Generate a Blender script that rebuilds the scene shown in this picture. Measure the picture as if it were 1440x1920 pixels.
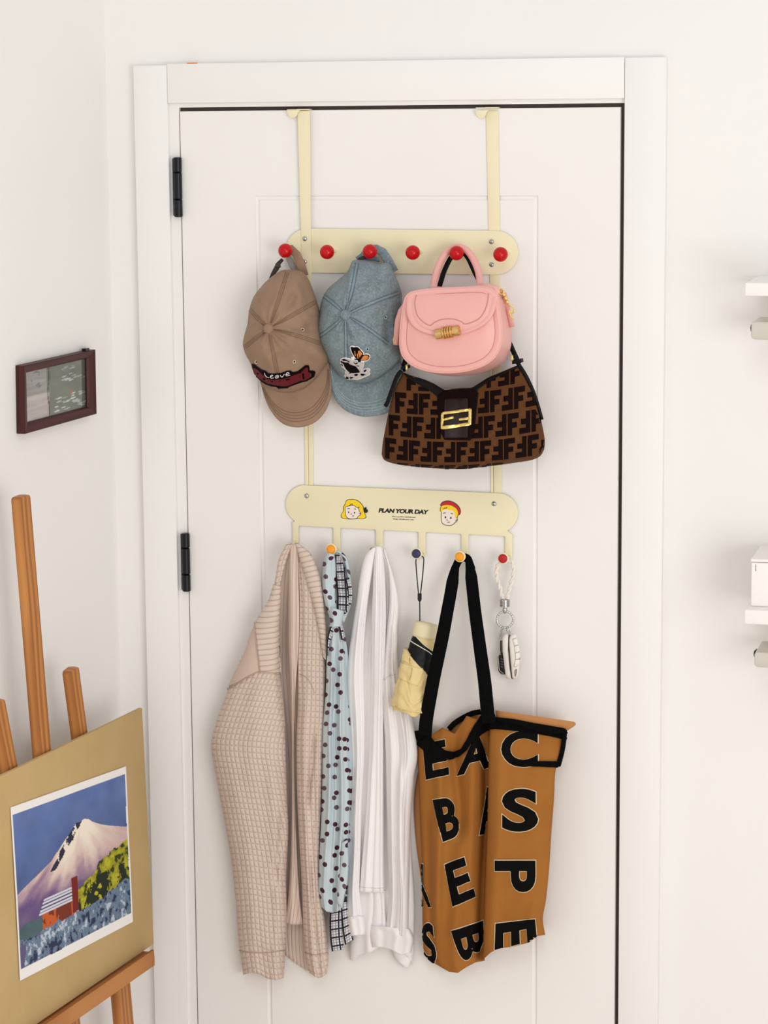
import bpy, bmesh, math, random
import numpy as np
from mathutils import Vector, Matrix
from mathutils.bvhtree import BVHTree
from mathutils.geometry import tessellate_polygon

random.seed(7)
for _o in list(bpy.data.objects):
    bpy.data.objects.remove(_o, do_unlink=True)
SC = bpy.context.scene
COL = SC.collection

# ------------------------------------------------------------------ camera
W, H = 1440.0, 1920.0
FPX = 4650.0                      # focal length in pixels of the 1440 x 1920 frame
YAW = math.radians(15.3)          # the camera looks a little to the left of the door's normal
PITCH = math.radians(8.85)        # and a little down
ROLL = math.radians(0.45)
CAM = Vector((1.15025, -4.34165, 2.02107))
_f = Vector((-math.sin(YAW) * math.cos(PITCH), math.cos(YAW) * math.cos(PITCH), -math.sin(PITCH)))
_r0 = _f.cross(Vector((0, 0, 1))).normalized()
_u0 = _r0.cross(_f).normalized()
_r = _r0 * math.cos(ROLL) - _u0 * math.sin(ROLL)
_u = _u0 * math.cos(ROLL) + _r0 * math.sin(ROLL)
cd = bpy.data.cameras.new('camera'); co = bpy.data.objects.new('camera', cd); COL.objects.link(co)
cd.sensor_fit = 'HORIZONTAL'; cd.sensor_width = 36.0; cd.lens = 36.0 * FPX / W
cd.clip_start = 0.05; cd.clip_end = 60
_m = Matrix((_r, _u, -_f)).transposed().to_4x4(); _m.translation = CAM
co.matrix_world = _m
SC.camera = co

# ------------------------------------------------------------------ light
wd = bpy.data.worlds.new('world'); SC.world = wd; wd.use_nodes = True
bg = wd.node_tree.nodes['Background']
bg.inputs[0].default_value = (0.985, 0.99, 1.0, 1); bg.inputs[1].default_value = 0.66

def area(name, loc, target, sx, sy, power, color):
    l = bpy.data.lights.new(name, 'AREA'); l.shape = 'RECTANGLE'; l.size = sx; l.size_y = sy
    l.energy = power; l.color = color
    o = bpy.data.objects.new(name, l); COL.objects.link(o); o.location = loc
    d = Vector(target) - Vector(loc)
    o.rotation_euler = d.to_track_quat('-Z', 'Y').to_euler()
    return o
area('window_daylight', (2.9, -3.9, 1.25), (-0.3, 0, 0.45), 1.8, 1.8, 62, (1.0, 0.99, 0.98))
area('ceiling_lamp', (0.9, -3.3, 3.0), (-0.2, 0.0, 0.4), 0.8, 0.8, 11, (1.0, 0.98, 0.95))

vs = SC.view_settings
SC.display_settings.display_device = 'sRGB'
vs.view_transform = 'Standard'; vs.look = 'None'; vs.exposure = 0.10; vs.gamma = 1.0
try: vs.use_curve_mapping = False
except Exception: pass

# ------------------------------------------------------------------ helpers
def raydir(x, y):
    return (_f * FPX + _r * (x - W / 2) - _u * (y - H / 2)).normalized()

def P(x, y, d=0.0):
    """the point d metres in front of the door plane that lies at photograph position (x, y)"""
    v = raydir(x, y)
    return CAM + v * ((-d - CAM.y) / v.y)

def onplane(x, y, p0, n):
    v = raydir(x, y)
    return CAM + v * ((p0 - CAM).dot(n) / v.dot(n))

def srgb(r, g, b):
    f = lambda c: (c / 255 / 12.92) if c / 255 <= 0.04045 else ((c / 255 + 0.055) / 1.055) ** 2.4
    return (f(r), f(g), f(b))

WL = {}
def wloc(o):
    return WL.get(o.name, Vector((0, 0, 0))) if o else Vector((0, 0, 0))

def tag(o, label=None, cat=None, group=None, kind=None):
    if label: o['label'] = label
    if cat: o['category'] = cat
    if group: o['group'] = group
    if kind: o['kind'] = kind
    return o

def empty(name, loc, label=None, cat=None, group=None, kind=None):
    o = bpy.data.objects.new(name, None); COL.objects.link(o)
    o.location = loc; o.empty_display_size = 0.05
    WL[o.name] = Vector(loc)
    return tag(o, label, cat, group, kind)

def obj(name, verts, faces, mat, parent=None, smooth=True, uvs=None, cols=None, recalc=True, kind=None, label=None, auto=None):
    me = bpy.data.meshes.new(name)
    vs_ = [Vector(v) for v in verts]
    lo = Vector((min(v.x for v in vs_), min(v.y for v in vs_), min(v.z for v in vs_)))
    hi = Vector((max(v.x for v in vs_), max(v.y for v in vs_), max(v.z for v in vs_)))
    c = (lo + hi) / 2; c.z = lo.z
    me.from_pydata([v - c for v in vs_], [], faces)
    if uvs is not None:
        ul = me.uv_layers.new(name='UVMap')
        idx = np.empty(len(me.loops), dtype=np.int32); me.loops.foreach_get('vertex_index', idx)
        ul.data.foreach_set('uv', np.asarray(uvs, dtype=np.float32)[idx].ravel())
    if cols is not None:
        a = me.color_attributes.new('Col', 'FLOAT_COLOR', 'POINT')
        arr = np.ones((len(vs_), 4), dtype=np.float32); arr[:, :3] = np.asarray(cols, dtype=np.float32)
        a.data.foreach_set('color', arr.ravel())
    if recalc:
        bm = bmesh.new(); bm.from_mesh(me)
        bmesh.ops.recalc_face_normals(bm, faces=bm.faces); bm.to_mesh(me); bm.free()
    if smooth:
        me.polygons.foreach_set('use_smooth', [True] * len(me.polygons))
        if auto is not None:
            me.set_sharp_from_angle(angle=math.radians(auto))
    if mat: me.materials.append(mat)
    o = bpy.data.objects.new(name, me); COL.objects.link(o)
    if parent: o.parent = parent
    o.location = c - wloc(parent)
    WL[o.name] = c
    if kind: o['kind'] = kind
    if label: o['label'] = label
    return o

def cr(pts, t):
    """Catmull-Rom through pts, t in 0..1 (works on tuples of any length)"""
    n = len(pts) - 1
    x = min(max(t, 0.0), 1.0) * n
    i = min(int(x), n - 1); u = x - i
    p1 = np.array(pts[i], float); p2 = np.array(pts[i + 1], float)
    p0 = np.array(pts[i - 1], float) if i > 0 else 2 * p1 - p2
    p3 = np.array(pts[i + 2], float) if i + 2 <= n else 2 * p2 - p1
    return 0.5 * ((2 * p1) + (p2 - p0) * u + (2 * p0 - 5 * p1 + 4 * p2 - p3) * u * u + (3 * p1 - p0 - 3 * p2 + p3) * u ** 3)

def crc(pts, n):
    """closed Catmull-Rom resampled to n points evenly by length"""
    m = len(pts); dense = []
    for i in range(m):
        p0, p1, p2, p3 = (np.array(pts[(i + k - 1) % m], float) for k in range(4))
        for j in range(12):
            u = j / 12
            dense.append(0.5 * ((2 * p1) + (p2 - p0) * u + (2 * p0 - 5 * p1 + 4 * p2 - p3) * u * u + (3 * p1 - p0 - 3 * p2 + p3) * u ** 3))
    return resample(dense + [dense[0]], n + 1)[:-1]

def resample(pts, n):
    a = np.array(pts, float); seg = np.linalg.norm(np.diff(a, axis=0), axis=1)
    cum = np.concatenate([[0], np.cumsum(seg)]); q = np.linspace(0, cum[-1], n)
    return np.stack([np.interp(q, cum, a[:, k]) for k in range(a.shape[1])], axis=1)

def curve(pts, n):
    """open smooth curve through pts, n points evenly spaced"""
    dense = [cr(pts, t) for t in np.linspace(0, 1, 14 * len(pts))]
    return resample(dense, n)

def grid_faces(nr, nc, closed=False, off=0):
    f = []
    for i in range(nr - 1):
        for j in range(nc if closed else nc - 1):
            k = (j + 1) % nc
            f.append((off + i * nc + j, off + i * nc + k, off + (i + 1) * nc + k, off + (i + 1) * nc + j))
    return f

def loft(name, loops, mat, parent=None, caps=True, **kw):
    n = len(loops[0]); v = [p for l in loops for p in l]
    f = grid_faces(len(loops), n, True)
    if caps:
        f.append(tuple(range(n - 1, -1, -1))); f.append(tuple((len(loops) - 1) * n + j for j in range(n)))
    return obj(name, v, f, mat, parent, **kw)

def tube_vf(pts, r, n=10, flat=1.0, up=None, closed=False):
    pts = [Vector(p) for p in pts]; m = len(pts); v = []; prev = None
    for i, p in enumerate(pts):
        if closed: t = (pts[(i + 1) % m] - pts[i - 1]).normalized()
        else: t = (pts[min(i + 1, m - 1)] - pts[max(i - 1, 0)]).normalized()
        if prev is None:
            a = Vector(up) if up else (Vector((0, -1, 0)) if abs(t.y) < 0.9 else Vector((0, 0, 1)))
        else: a = prev
        if up: a = Vector(up)
        a = (a - t * a.dot(t)).normalized(); prev = a
        b = t.cross(a)
        rr = r[i] if hasattr(r, '__len__') else r
        for k in range(n):
            w = 2 * math.pi * k / n
            v.append(p + a * (math.cos(w) * rr * flat) + b * (math.sin(w) * rr))
    f = grid_faces(m, n, True)
    if closed:
        for j in range(n):
            k = (j + 1) % n; f.append(((m - 1) * n + j, (m - 1) * n + k, k, j))
    else:
        f.append(tuple(range(n - 1, -1, -1))); f.append(tuple((m - 1) * n + j for j in range(n)))
    return v, f

def tube(name, pts, r, mat, parent=None, n=10, flat=1.0, up=None, closed=False, **kw):
    v, f = tube_vf(pts, r, n, flat, up, closed)
    return obj(name, v, f, mat, parent, **kw)

def ribbon(name, pts, w, th, mat, parent=None, face=(0, -1, 0), uv=False, **kw):
    """flat strap along pts: w wide across, th thick along face; w may be a list"""
    pts = [Vector(p) for p in pts]; m = len(pts); v = []; uvs = []; L = 0
    for i, p in enumerate(pts):
        t = (pts[min(i + 1, m - 1)] - pts[max(i - 1, 0)]).normalized()
        fc = Vector(face[i]) if isinstance(face, list) else Vector(face)
        fc = (fc - t * fc.dot(t)).normalized(); b = t.cross(fc)
        ww = w[i] if hasattr(w, '__len__') else w
        if i: L += (p - pts[i - 1]).length
        e = 0.18
        for (sx, sy) in ((-1, -e), (-1 + e, -1), (1 - e, -1), (1, -e), (1, e), (1 - e, 1), (-1 + e, 1), (-1, e)):
            v.append(p + b * (sx * ww / 2) + fc * (sy * th / 2)); uvs.append((sx * ww / 2, L))
    f = grid_faces(m, 8, True); f.append(tuple(range(7, -1, -1))); f.append(tuple((m - 1) * 8 + j for j in range(8)))
    return obj(name, v, f, mat, parent, uvs=uvs, **kw)

def lathe_vf(a, axis, prof, n=24):
    axis = Vector(axis).normalized(); a = Vector(a)
    e = Vector((0, 0, 1)) if abs(axis.z) < 0.9 else Vector((1, 0, 0))
    e1 = (e - axis * e.dot(axis)).normalized(); e2 = axis.cross(e1)
    v = []
    for (h, r) in prof:
        for k in range(n):
            w = 2 * math.pi * k / n
            v.append(a + axis * h + (e1 * math.cos(w) + e2 * math.sin(w)) * max(r, 1e-5))
    f = grid_faces(len(prof), n, True); f.append(tuple(range(n - 1, -1, -1))); f.append(tuple((len(prof) - 1) * n + j for j in range(n)))
    return v, f

def lathe(name, a, axis, prof, mat, parent=None, n=24, **kw):
    v, f = lathe_vf(a, axis, prof, n)
    return obj(name, v, f, mat, parent, **kw)

def ball_prof(r, c=0.0, n=12):
    return [(c - r * math.cos(math.pi * i / n), r * math.sin(math.pi * i / n)) for i in range(n + 1)]

def box_vf(lo, hi, bev=0.0):
    bm = bmesh.new(); bmesh.ops.create_cube(bm, size=1.0)
    for q in bm.verts:
        q.co = Vector(((lo[0] + hi[0]) / 2 + q.co.x * (hi[0] - lo[0]), (lo[1] + hi[1]) / 2 + q.co.y * (hi[1] - lo[1]), (lo[2] + hi[2]) / 2 + q.co.z * (hi[2] - lo[2])))
    if bev: bmesh.ops.bevel(bm, geom=bm.edges[:], offset=bev, segments=2, affect='EDGES', profile=0.5)
    bm.verts.index_update(); v = [q.co.copy() for q in bm.verts]; f = [tuple(w.index for w in q.verts) for q in bm.faces]; bm.free()
    return v, f

def box(name, lo, hi, mat, parent=None, bev=0.0, **kw):
    v, f = box_vf(lo, hi, bev); kw.setdefault('auto', 40)
    return obj(name, v, f, mat, parent, **kw)

def merge(parts):
    V = []; F = []
    for v, f in parts:
        o = len(V); V += list(v); F += [tuple(i + o for i in q) for q in f]
    return V, F

def plate(name, poly, d0, d1, mat, parent=None, bev=0.0008, **kw):
    """flat plate with the outline poly (photograph positions taken at depth d1), from d0 to d1 before the door"""
    p = [P(x, y, d1) for x, y in poly]
    bm = bmesh.new(); vv = [bm.verts.new(q) for q in p]; fc = bm.faces.new(vv)
    ex = bmesh.ops.extrude_face_region(bm, geom=[fc])
    for q in ex['geom']:
        if isinstance(q, bmesh.types.BMVert): q.co.y += (d1 - d0)
    if bev:
        fr = [e for e in bm.edges if all(abs(v.co.y + d1) < 1e-6 for v in e.verts)]
        bmesh.ops.bevel(bm, geom=fr, offset=bev, segments=2, affect='EDGES', profile=0.5)
    bm.verts.index_update(); v = [q.co.copy() for q in bm.verts]; f = [tuple(w.index for w in q.verts) for q in bm.faces]; bm.free()
    kw.setdefault('auto', 35)
    return obj(name, v, f, mat, parent, **kw)

def world_mesh(o):
    c = WL[o.name]
    return [v.co + c for v in o.data.vertices], [tuple(p.vertices) for p in o.data.polygons]

def bvh(*objs):
    V, F = merge([world_mesh(o) for o in objs])
    return BVHTree.FromPolygons(V, F)

def hit(tree, x, y, off=0.0008, fall=0.03):
    d = raydir(x, y); loc, n, i, dist = tree.ray_cast(CAM, d)
    if loc is None:
        if fall is None: return None
        q = tree.find_nearest(P(x, y, fall))[0]
        return P(x, y, -q.y) if q is not None else P(x, y, fall)
    if n.dot(d) > 0: n = -n
    return loc + n * off

def dtri(poly, step):
    """triangulate polygon (list of xy or list of lists) and subdivide to edges below step"""
    loops = poly if isinstance(poly[0][0], (tuple, list, np.ndarray)) else [poly]
    vl = [[Vector((float(x), float(y), 0)) for x, y in l] for l in loops]
    flat = [v for l in vl for v in l]
    tris = tessellate_polygon(vl)
    bm = bmesh.new(); bv = [bm.verts.new(v) for v in flat]
    for t in tris:
        try: bm.faces.new([bv[i] for i in t])
        except ValueError: pass
    for _ in range(7):
        es = [e for e in bm.edges if e.calc_length() > step]
        if not es: break
        bmesh.ops.subdivide_edges(bm, edges=es, cuts=1, use_grid_fill=False)
        bmesh.ops.triangulate(bm, faces=bm.faces[:])
    return bm

def decal(name, poly, tree, mat, parent=None, off=0.0008, step=5.0, thick=0.0012, drop=False, **kw):
    """a thin piece with the outline poly that follows the surface in tree"""
    bm = poly if isinstance(poly, bmesh.types.BMesh) else dtri(poly, step)
    gone = []
    for v in bm.verts:
        q = hit(tree, v.co.x, v.co.y, off, None if drop else 0.04)
        if q is None: gone.append(v)
        else: v.co = q
    if gone: bmesh.ops.delete(bm, geom=gone, context='VERTS')
    if not bm.faces: bm.free(); return None
    bnd = [e for e in bm.edges if len(e.link_faces) == 1]
    ex = bmesh.ops.extrude_edge_only(bm, edges=bnd)
    for q in ex['geom']:
        if isinstance(q, bmesh.types.BMVert): q.co += (q.co - CAM).normalized() * thick
    bm.verts.index_update(); v = [q.co.copy() for q in bm.verts]; f = [tuple(w.index for w in q.verts) for q in bm.faces]; bm.free()
    return obj(name, v, f, mat, parent, **kw)

def stitch(name, pts, tree, mat, parent=None, r=0.0006, n=40, off=0.0003, closed=False):
    q = crc(pts, n) if closed else curve(pts, n)
    return tube(name, [hit(tree, x, y, off) for x, y in q], r, mat, parent, n=6, closed=closed)

_font = {}
def letters(text, bold=0.0, shear=0.0, spacing=1.0):
    """list of outlines (loops) of text, unit height 1, origin at lower left"""
    key = (text, bold, shear, spacing)
    cu = bpy.data.curves.new('lettering', 'FONT'); cu.body = text; cu.size = 1.0; cu.offset = bold; cu.shear = shear; cu.space_character = spacing
    cu.resolution_u = 5; cu.fill_mode = 'FRONT'
    o = bpy.data.objects.new('lettering', cu); COL.objects.link(o)
    dg = bpy.context.evaluated_depsgraph_get(); me = bpy.data.meshes.new_from_object(o.evaluated_get(dg))
    bm = bmesh.new(); bm.from_mesh(me)
    bmesh.ops.remove_doubles(bm, verts=bm.verts, dist=1e-5)
    bpy.data.objects.remove(o, do_unlink=True); bpy.data.curves.remove(cu); bpy.data.meshes.remove(me)
    return bm

def text_decal(name, text, fit, tree, mat, parent, bold=0.0, shear=0.0, step=4.0, off=0.0008, thick=0.0012, spacing=1.0, **kw):
    """fit: function (u, v) in 0..1 x 0..1 (v up) -> photograph position"""
    bm = letters(text, bold, shear, spacing)
    xs = [v.co.x for v in bm.verts]; ys = [v.co.y for v in bm.verts]
    x0, x1, y0, y1 = min(xs), max(xs), min(ys), max(ys)
    for v in bm.verts:
        p = fit((v.co.x - x0) / (x1 - x0), (v.co.y - y0) / (y1 - y0)); v.co = Vector((p[0], p[1], 0))
    bmesh.ops.triangulate(bm, faces=bm.faces[:])
    for _ in range(5):
        es = [e for e in bm.edges if e.calc_length() > step]
        if not es: break
        bmesh.ops.subdivide_edges(bm, edges=es, cuts=1); bmesh.ops.triangulate(bm, faces=bm.faces[:])
    return decal(name, bm, tree, mat, parent, off=off, thick=thick, **kw)

def quadfit(bl, br, tr, tl):
    def f(u, v):
        return tuple((bl[k] * (1 - u) + br[k] * u) * (1 - v) + (tl[k] * (1 - u) + tr[k] * u) * v for k in (0, 1))
    return f

# ------------------------------------------------------------------ materials
MATS = {}
def mat(name, color, rough=0.6, metal=0.0, noise=0.0, nscale=40.0, bump=0.0, bscale=300.0, spec=0.4, sheen=0.0, coat=0.0, stretch=None):
    if name in MATS: return MATS[name]
    m = bpy.data.materials.new(name); m.use_nodes = True; MATS[name] = m
    nt = m.node_tree; b = nt.nodes['Principled BSDF']
    b.inputs['Roughness'].default_value = rough; b.inputs['Metallic'].default_value = metal
    b.inputs['Specular IOR Level'].default_value = spec
    if sheen: b.inputs['Sheen Weight'].default_value = sheen
    if coat: b.inputs['Coat Weight'].default_value = coat; b.inputs['Coat Roughness'].default_value = 0.15
    tc = nt.nodes.new('ShaderNodeTexCoord'); mp = nt.nodes.new('ShaderNodeMapping')
    nt.links.new(tc.outputs['Object'], mp.inputs[0])
    if stretch: mp.inputs['Scale'].default_value = stretch
    n1 = nt.nodes.new('ShaderNodeTexNoise'); n1.inputs['Scale'].default_value = nscale; n1.inputs['Detail'].default_value = 4
    nt.links.new(mp.outputs[0], n1.inputs['Vector'])
    rp = nt.nodes.new('ShaderNodeValToRGB')
    c = color
    rp.color_ramp.elements[0].position = 0.3; rp.color_ramp.elements[1].position = 0.7
    rp.color_ramp.elements[0].color = tuple(max(q * (1 - noise), 0) for q in c) + (1,)
    rp.color_ramp.elements[1].color = tuple(min(q * (1 + noise), 1) for q in c) + (1,)
    nt.links.new(n1.outputs['Fac'], rp.inputs[0]); nt.links.new(rp.outputs[0], b.inputs['Base Color'])
    if bump:
        n2 = nt.nodes.new('ShaderNodeTexNoise'); n2.inputs['Scale'].default_value = bscale; n2.inputs['Detail'].default_value = 3
        nt.links.new(mp.outputs[0], n2.inputs['Vector'])
        bp = nt.nodes.new('ShaderNodeBump'); bp.inputs['Strength'].default_value = bump; bp.inputs['Distance'].default_value = 0.002
        nt.links.new(n2.outputs['Fac'], bp.inputs['Height']); nt.links.new(bp.outputs[0], b.inputs['Normal'])
    return m

class NT:
    """small node-graph writer"""
    def __init__(s, name, rough=0.8, spec=0.3):
        s.m = bpy.data.materials.new(name); s.m.use_nodes = True; MATS[name] = s.m
        s.nt = s.m.node_tree; s.b = s.nt.nodes['Principled BSDF']
        s.b.inputs['Roughness'].default_value = rough; s.b.inputs['Specular IOR Level'].default_value = spec
    def n(s, kind, **kw):
        q = s.nt.nodes.new(kind)
        for k, v in kw.items():
            if hasattr(q, k) and k not in q.inputs.keys(): setattr(q, k, v)
        return q
    def put(s, sock, v):
        if isinstance(v, bpy.types.NodeSocket): s.nt.links.new(v, sock)
        else:
            try: sock.default_value = v
            except Exception: sock.default_value = tuple(v) + (1,)
    def math(s, op, a, b=0.0, c=None):
        q = s.n('ShaderNodeMath', operation=op); s.put(q.inputs[0], a); s.put(q.inputs[1], b)
        if c is not None: s.put(q.inputs[2], c)
        return q.outputs[0]
    def mix(s, f, a, b):
        q = s.nt.nodes.new('ShaderNodeMix'); q.data_type = 'RGBA'
        s.put(q.inputs[0], f)
        for sock, v in ((q.inputs[6], a), (q.inputs[7], b)):
            if isinstance(v, bpy.types.NodeSocket): s.nt.links.new(v, sock)
            else: sock.default_value = tuple(v)[:3] + (1,)
        return q.outputs[2]
    def uv(s):
        tc = s.n('ShaderNodeTexCoord'); sp = s.n('ShaderNodeSeparateXYZ'); s.nt.links.new(tc.outputs['UV'], sp.inputs[0])
        return tc.outputs['UV'], sp.outputs[0], sp.outputs[1]
    def objc(s):
        return s.n('ShaderNodeTexCoord').outputs['Object']
    def noise(s, vec, scale, detail=3.0, rough=0.5):
        q = s.n('ShaderNodeTexNoise'); q.inputs['Scale'].default_value = scale; q.inputs['Detail'].default_value = detail; q.inputs['Roughness'].default_value = rough
        s.nt.links.new(vec, q.inputs['Vector']); return q.outputs['Fac']
    def bump(s, h, strength=0.5, dist=0.002):
        q = s.n('ShaderNodeBump'); q.inputs['Strength'].default_value = strength; q.inputs['Distance'].default_value = dist
        s.nt.links.new(h, q.inputs['Height']); s.nt.links.new(q.outputs[0], s.b.inputs['Normal'])
    def color(s, c):
        s.put(s.b.inputs['Base Color'], c if isinstance(c, bpy.types.NodeSocket) else tuple(c)[:3] + (1,))

def wood(name, c1, c2, scale=1.0):
    k = NT(name, 0.5, 0.35); uv, u, v = k.uv()
    mp = k.n('ShaderNodeMapping'); mp.inputs['Scale'].default_value = (44 * scale, 3.2 * scale, 1); k.nt.links.new(uv, mp.inputs[0])
    d = k.noise(mp.outputs[0], 1.0, 4, 0.6)
    wv = k.n('ShaderNodeTexWave'); wv.inputs['Scale'].default_value = 1.2; wv.inputs['Distortion'].default_value = 7; wv.inputs['Detail'].default_value = 2; wv.inputs['Detail Scale'].default_value = 0.7
    mp2 = k.n('ShaderNodeMapping'); mp2.inputs['Scale'].default_value = (17 * scale, 2.2 * scale, 1); k.nt.links.new(uv, mp2.inputs[0]); k.nt.links.new(mp2.outputs[0], wv.inputs['Vector'])
    f = k.math('ADD', k.math('MULTIPLY', wv.outputs['Fac'], 0.6), k.math('MULTIPLY', d, 0.45))
    k.color(k.mix(f, c1, c2)); k.bump(d, 0.15, 0.001)
    return k.m

WHITE = mat('white_wall_paint', srgb(239, 236, 233), 0.75, noise=0.012, nscale=3, bump=0.06, bscale=90)
DOORW = mat('white_door_lacquer', srgb(239, 235, 231), 0.45, noise=0.01, nscale=4, spec=0.35)
TRIMW = mat('white_trim_lacquer', srgb(240, 237, 234), 0.45, noise=0.01, nscale=4, spec=0.35)

# ------------------------------------------------------------------ the room
YW = 0.012                                     # front of the door wall; the door leaf's front is y = 0
SPLAY = math.radians(6.0)
CX = -0.567
WDIR = Vector((-math.sin(SPLAY), -math.cos(SPLAY), 0))     # along the left wall, towards the room
WNRM = Vector((math.cos(SPLAY), -math.sin(SPLAY), 0))      # out of the left wall
ZT = 2.75
k = NT('pale_floor_boards', 0.45, 0.4)
_v = k.objc(); k.color(k.mix(k.noise(_v, 6, 4), srgb(222, 212, 198), srgb(236, 228, 216))); FLOORM = k.m
box('floor', (-1.6, -6.2, -0.06), (4.2, 0.2, 0.0), FLOORM, kind='structure')
# door wall: left strip, right field and lintel round the opening
OX0, OX1, OZ = -0.4445, 0.4095, 2.068
wall = merge([box_vf((CX - 0.10, YW, 0), (OX0, 0.16, ZT)), box_vf((OX1, YW, 0), (4.2, 0.16, ZT)), box_vf((OX0, YW, OZ), (OX1, 0.16, ZT))])
obj('wall_back', wall[0], wall[1], WHITE, kind='structure', smooth=False)
c0 = Vector((CX, YW, 0)); c1 = c0 + WDIR * 6.0; bk = -WNRM * 0.1
lw = [c0, c1, c1 + bk, c0 + bk]; lw = lw + [q + Vector((0, 0, ZT)) for q in lw]
obj('wall_left', lw, [(0, 1, 2, 3), (4, 5, 6, 7), (0, 1, 5, 4), (1, 2, 6, 5), (2, 3, 7, 6), (3, 0, 4, 7)], WHITE, kind='structure', smooth=False)
# casing boards
box('trim_1', (-0.5062, -0.006, 0.0), (-0.4408, YW + 0.002, 2.1335), TRIMW, bev=0.0012, kind='structure')
box('trim_2', (0.4046, -0.006, 0.0), (0.4772, YW + 0.002, 2.1350), TRIMW, bev=0.0012, kind='structure')
box('trim_3', (-0.4400, -0.0075, 2.0652), (0.4038, YW + 0.002, 2.1360), TRIMW, bev=0.0012, kind='structure')
# door frame; added dark strips stand in for the shade inside the door gaps
jm = merge([box_vf((-0.4408, 0.004, 0), (-0.4222, 0.10, 2.0690)), box_vf((0.4028, 0.004, 0), (0.4046, 0.10, 2.0690)), box_vf((-0.4222, 0.004, 2.0572), (0.4028, 0.10, 2.0690))])
jamb = obj('trim_4', jm[0], jm[1], TRIMW, kind='structure', smooth=False)
GAPSH = mat('dark_gap_shade', srgb(70, 60, 56), 0.8, noise=0.1)
sl = merge([box_vf((-0.4230, 0.012, 0), (-0.4190, 0.05, 2.0488)), box_vf((0.3955, 0.012, 0), (0.4035, 0.05, 2.0488)), box_vf((-0.4230, 0.012, 2.049), (0.4035, 0.05, 2.0585))])
obj('gap_shade', sl[0], sl[1], GAPSH, jamb, smooth=False)
# door leaf with a routed panel line
DX0, DX1, DZ1 = -0.4196, 0.3962, 2.0502
def rect(x0, x1, z0, z1, y): return [Vector((x0, y, z0)), Vector((x1, y, z0)), Vector((x1, y, z1)), Vector((x0, y, z1))]
gx0, gx1, gz0, gz1 = -0.2735, 0.2468, 0.16, 1.8935
loops = [rect(DX0, DX1, 0.006, DZ1, 0.04), rect(DX0, DX1, 0.006, DZ1, 0.0012), rect(DX0 + .0012, DX1 - .0012, 0.0072, DZ1 - .0012, 0.0)]
for e, y in ((-0.0035, 0.0), (-0.002, 0.0022), (0.0005, 0.0030), (0.003, 0.0024), (0.0055, 0.0)):
    loops.append(rect(gx0 + e, gx1 - e, gz0 + e, gz1 - e, y))
door = loft('door_1', loops, DOORW, caps=True, kind='structure', smooth=False)
tag(door, 'white flush door with a routed panel line')
BLK = mat('black_hinge_metal', srgb(24, 24, 26), 0.35, metal=0.4, noise=0.05)
for (xa, ya, xb, yb) in ((330.5, 295, 333.5, 407), (346, 1000, 348.5, 1109)):
    a, b = P(xa, ya, 0.008), P(xb, yb, 0.008); hx = (a.x + b.x) / 2; L = a.z - b.z
    hg = box('hinge', (hx - 0.010, -0.004, b.z + 0.002), (hx + 0.001, 0.006, a.z - 0.002), BLK, door, bev=0.0008)
    for (t0, t1) in ((0, .245), (.255, .70), (.71, 1)):
        z1 = a.z - L * t0; z0 = a.z - L * t1; r = 0.0078
        lathe('knuckle', (hx + 0.001, -0.006, z0), (0, 0, 1), [(0, r * .8), (0.0012, r), (z1 - z0 - .0012, r), (z1 - z0, r * .8)], BLK, hg, n=20, auto=40)
CHIP = mat('orange_paint', srgb(214, 120, 66), 0.7)
_c = P(359, 118, 0.0075)
box('paint_chip', (_c.x - .009, -.0075, 2.1355), (_c.x + .009, .0, 2.1375), CHIP, bpy.data.objects['trim_3'])

# ------------------------------------------------------------------ over-door hook rack
CREAM = mat('cream_powder_coat', srgb(236, 226, 190), 0.5, noise=0.015, nscale=8, spec=0.3)
STEEL = mat('polished_steel', srgb(190, 188, 184), 0.22, metal=1.0)
REDK = mat('red_lacquer', srgb(190, 3, 12), 0.2, noise=0.02, spec=0.3)
ORAK = mat('orange_lacquer', srgb(244, 158, 30), 0.4, noise=0.02)
NAVK = mat('navy_lacquer', srgb(52, 50, 88), 0.45, noise=0.02)
DRDK = mat('dark_red_lacquer', srgb(180, 22, 30), 0.4, noise=0.02)
INK = mat('black_print', srgb(20, 19, 18), 0.6)
rack = empty('hook_rack', P(755, 1040, 0.0), 'cream metal over-door hook rack with two rails and coloured knobs', 'rack')

def stadium(x0, y0, x1, y1, x2, y2, x3, y3, n=14):
    """plate with round ends: top left/right (x0,y0)-(x1,y1), bottom right/left (x2,y2)-(x3,y3)"""
    out = []
    def arc(ax, ay, bx, by):
        cx, cy = (ax + bx) / 2, (ay + by) / 2; r = math.hypot(ax - bx, ay - by) / 2; a0 = math.atan2(ay - cy, ax - cx)
        for i in range(n + 1):
            w = a0 + math.pi * i / n; out.append((cx + r * math.cos(w), cy + r * math.sin(w)))
    arc(x1, y1, x2, y2); arc(x3, y3, x0, y0)
    return out

# straps (upper pair runs over the door top, lower pair joins the two rails)
def strap(name, x0, x1, ya, xb0, xb1, yb, d0, d1, part=None):
    return plate(name, [(x0, ya), (x1, ya), (xb1, yb), (xb0, yb)], d0, d1, CREAM, part or rack, bev=0.0004)
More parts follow.
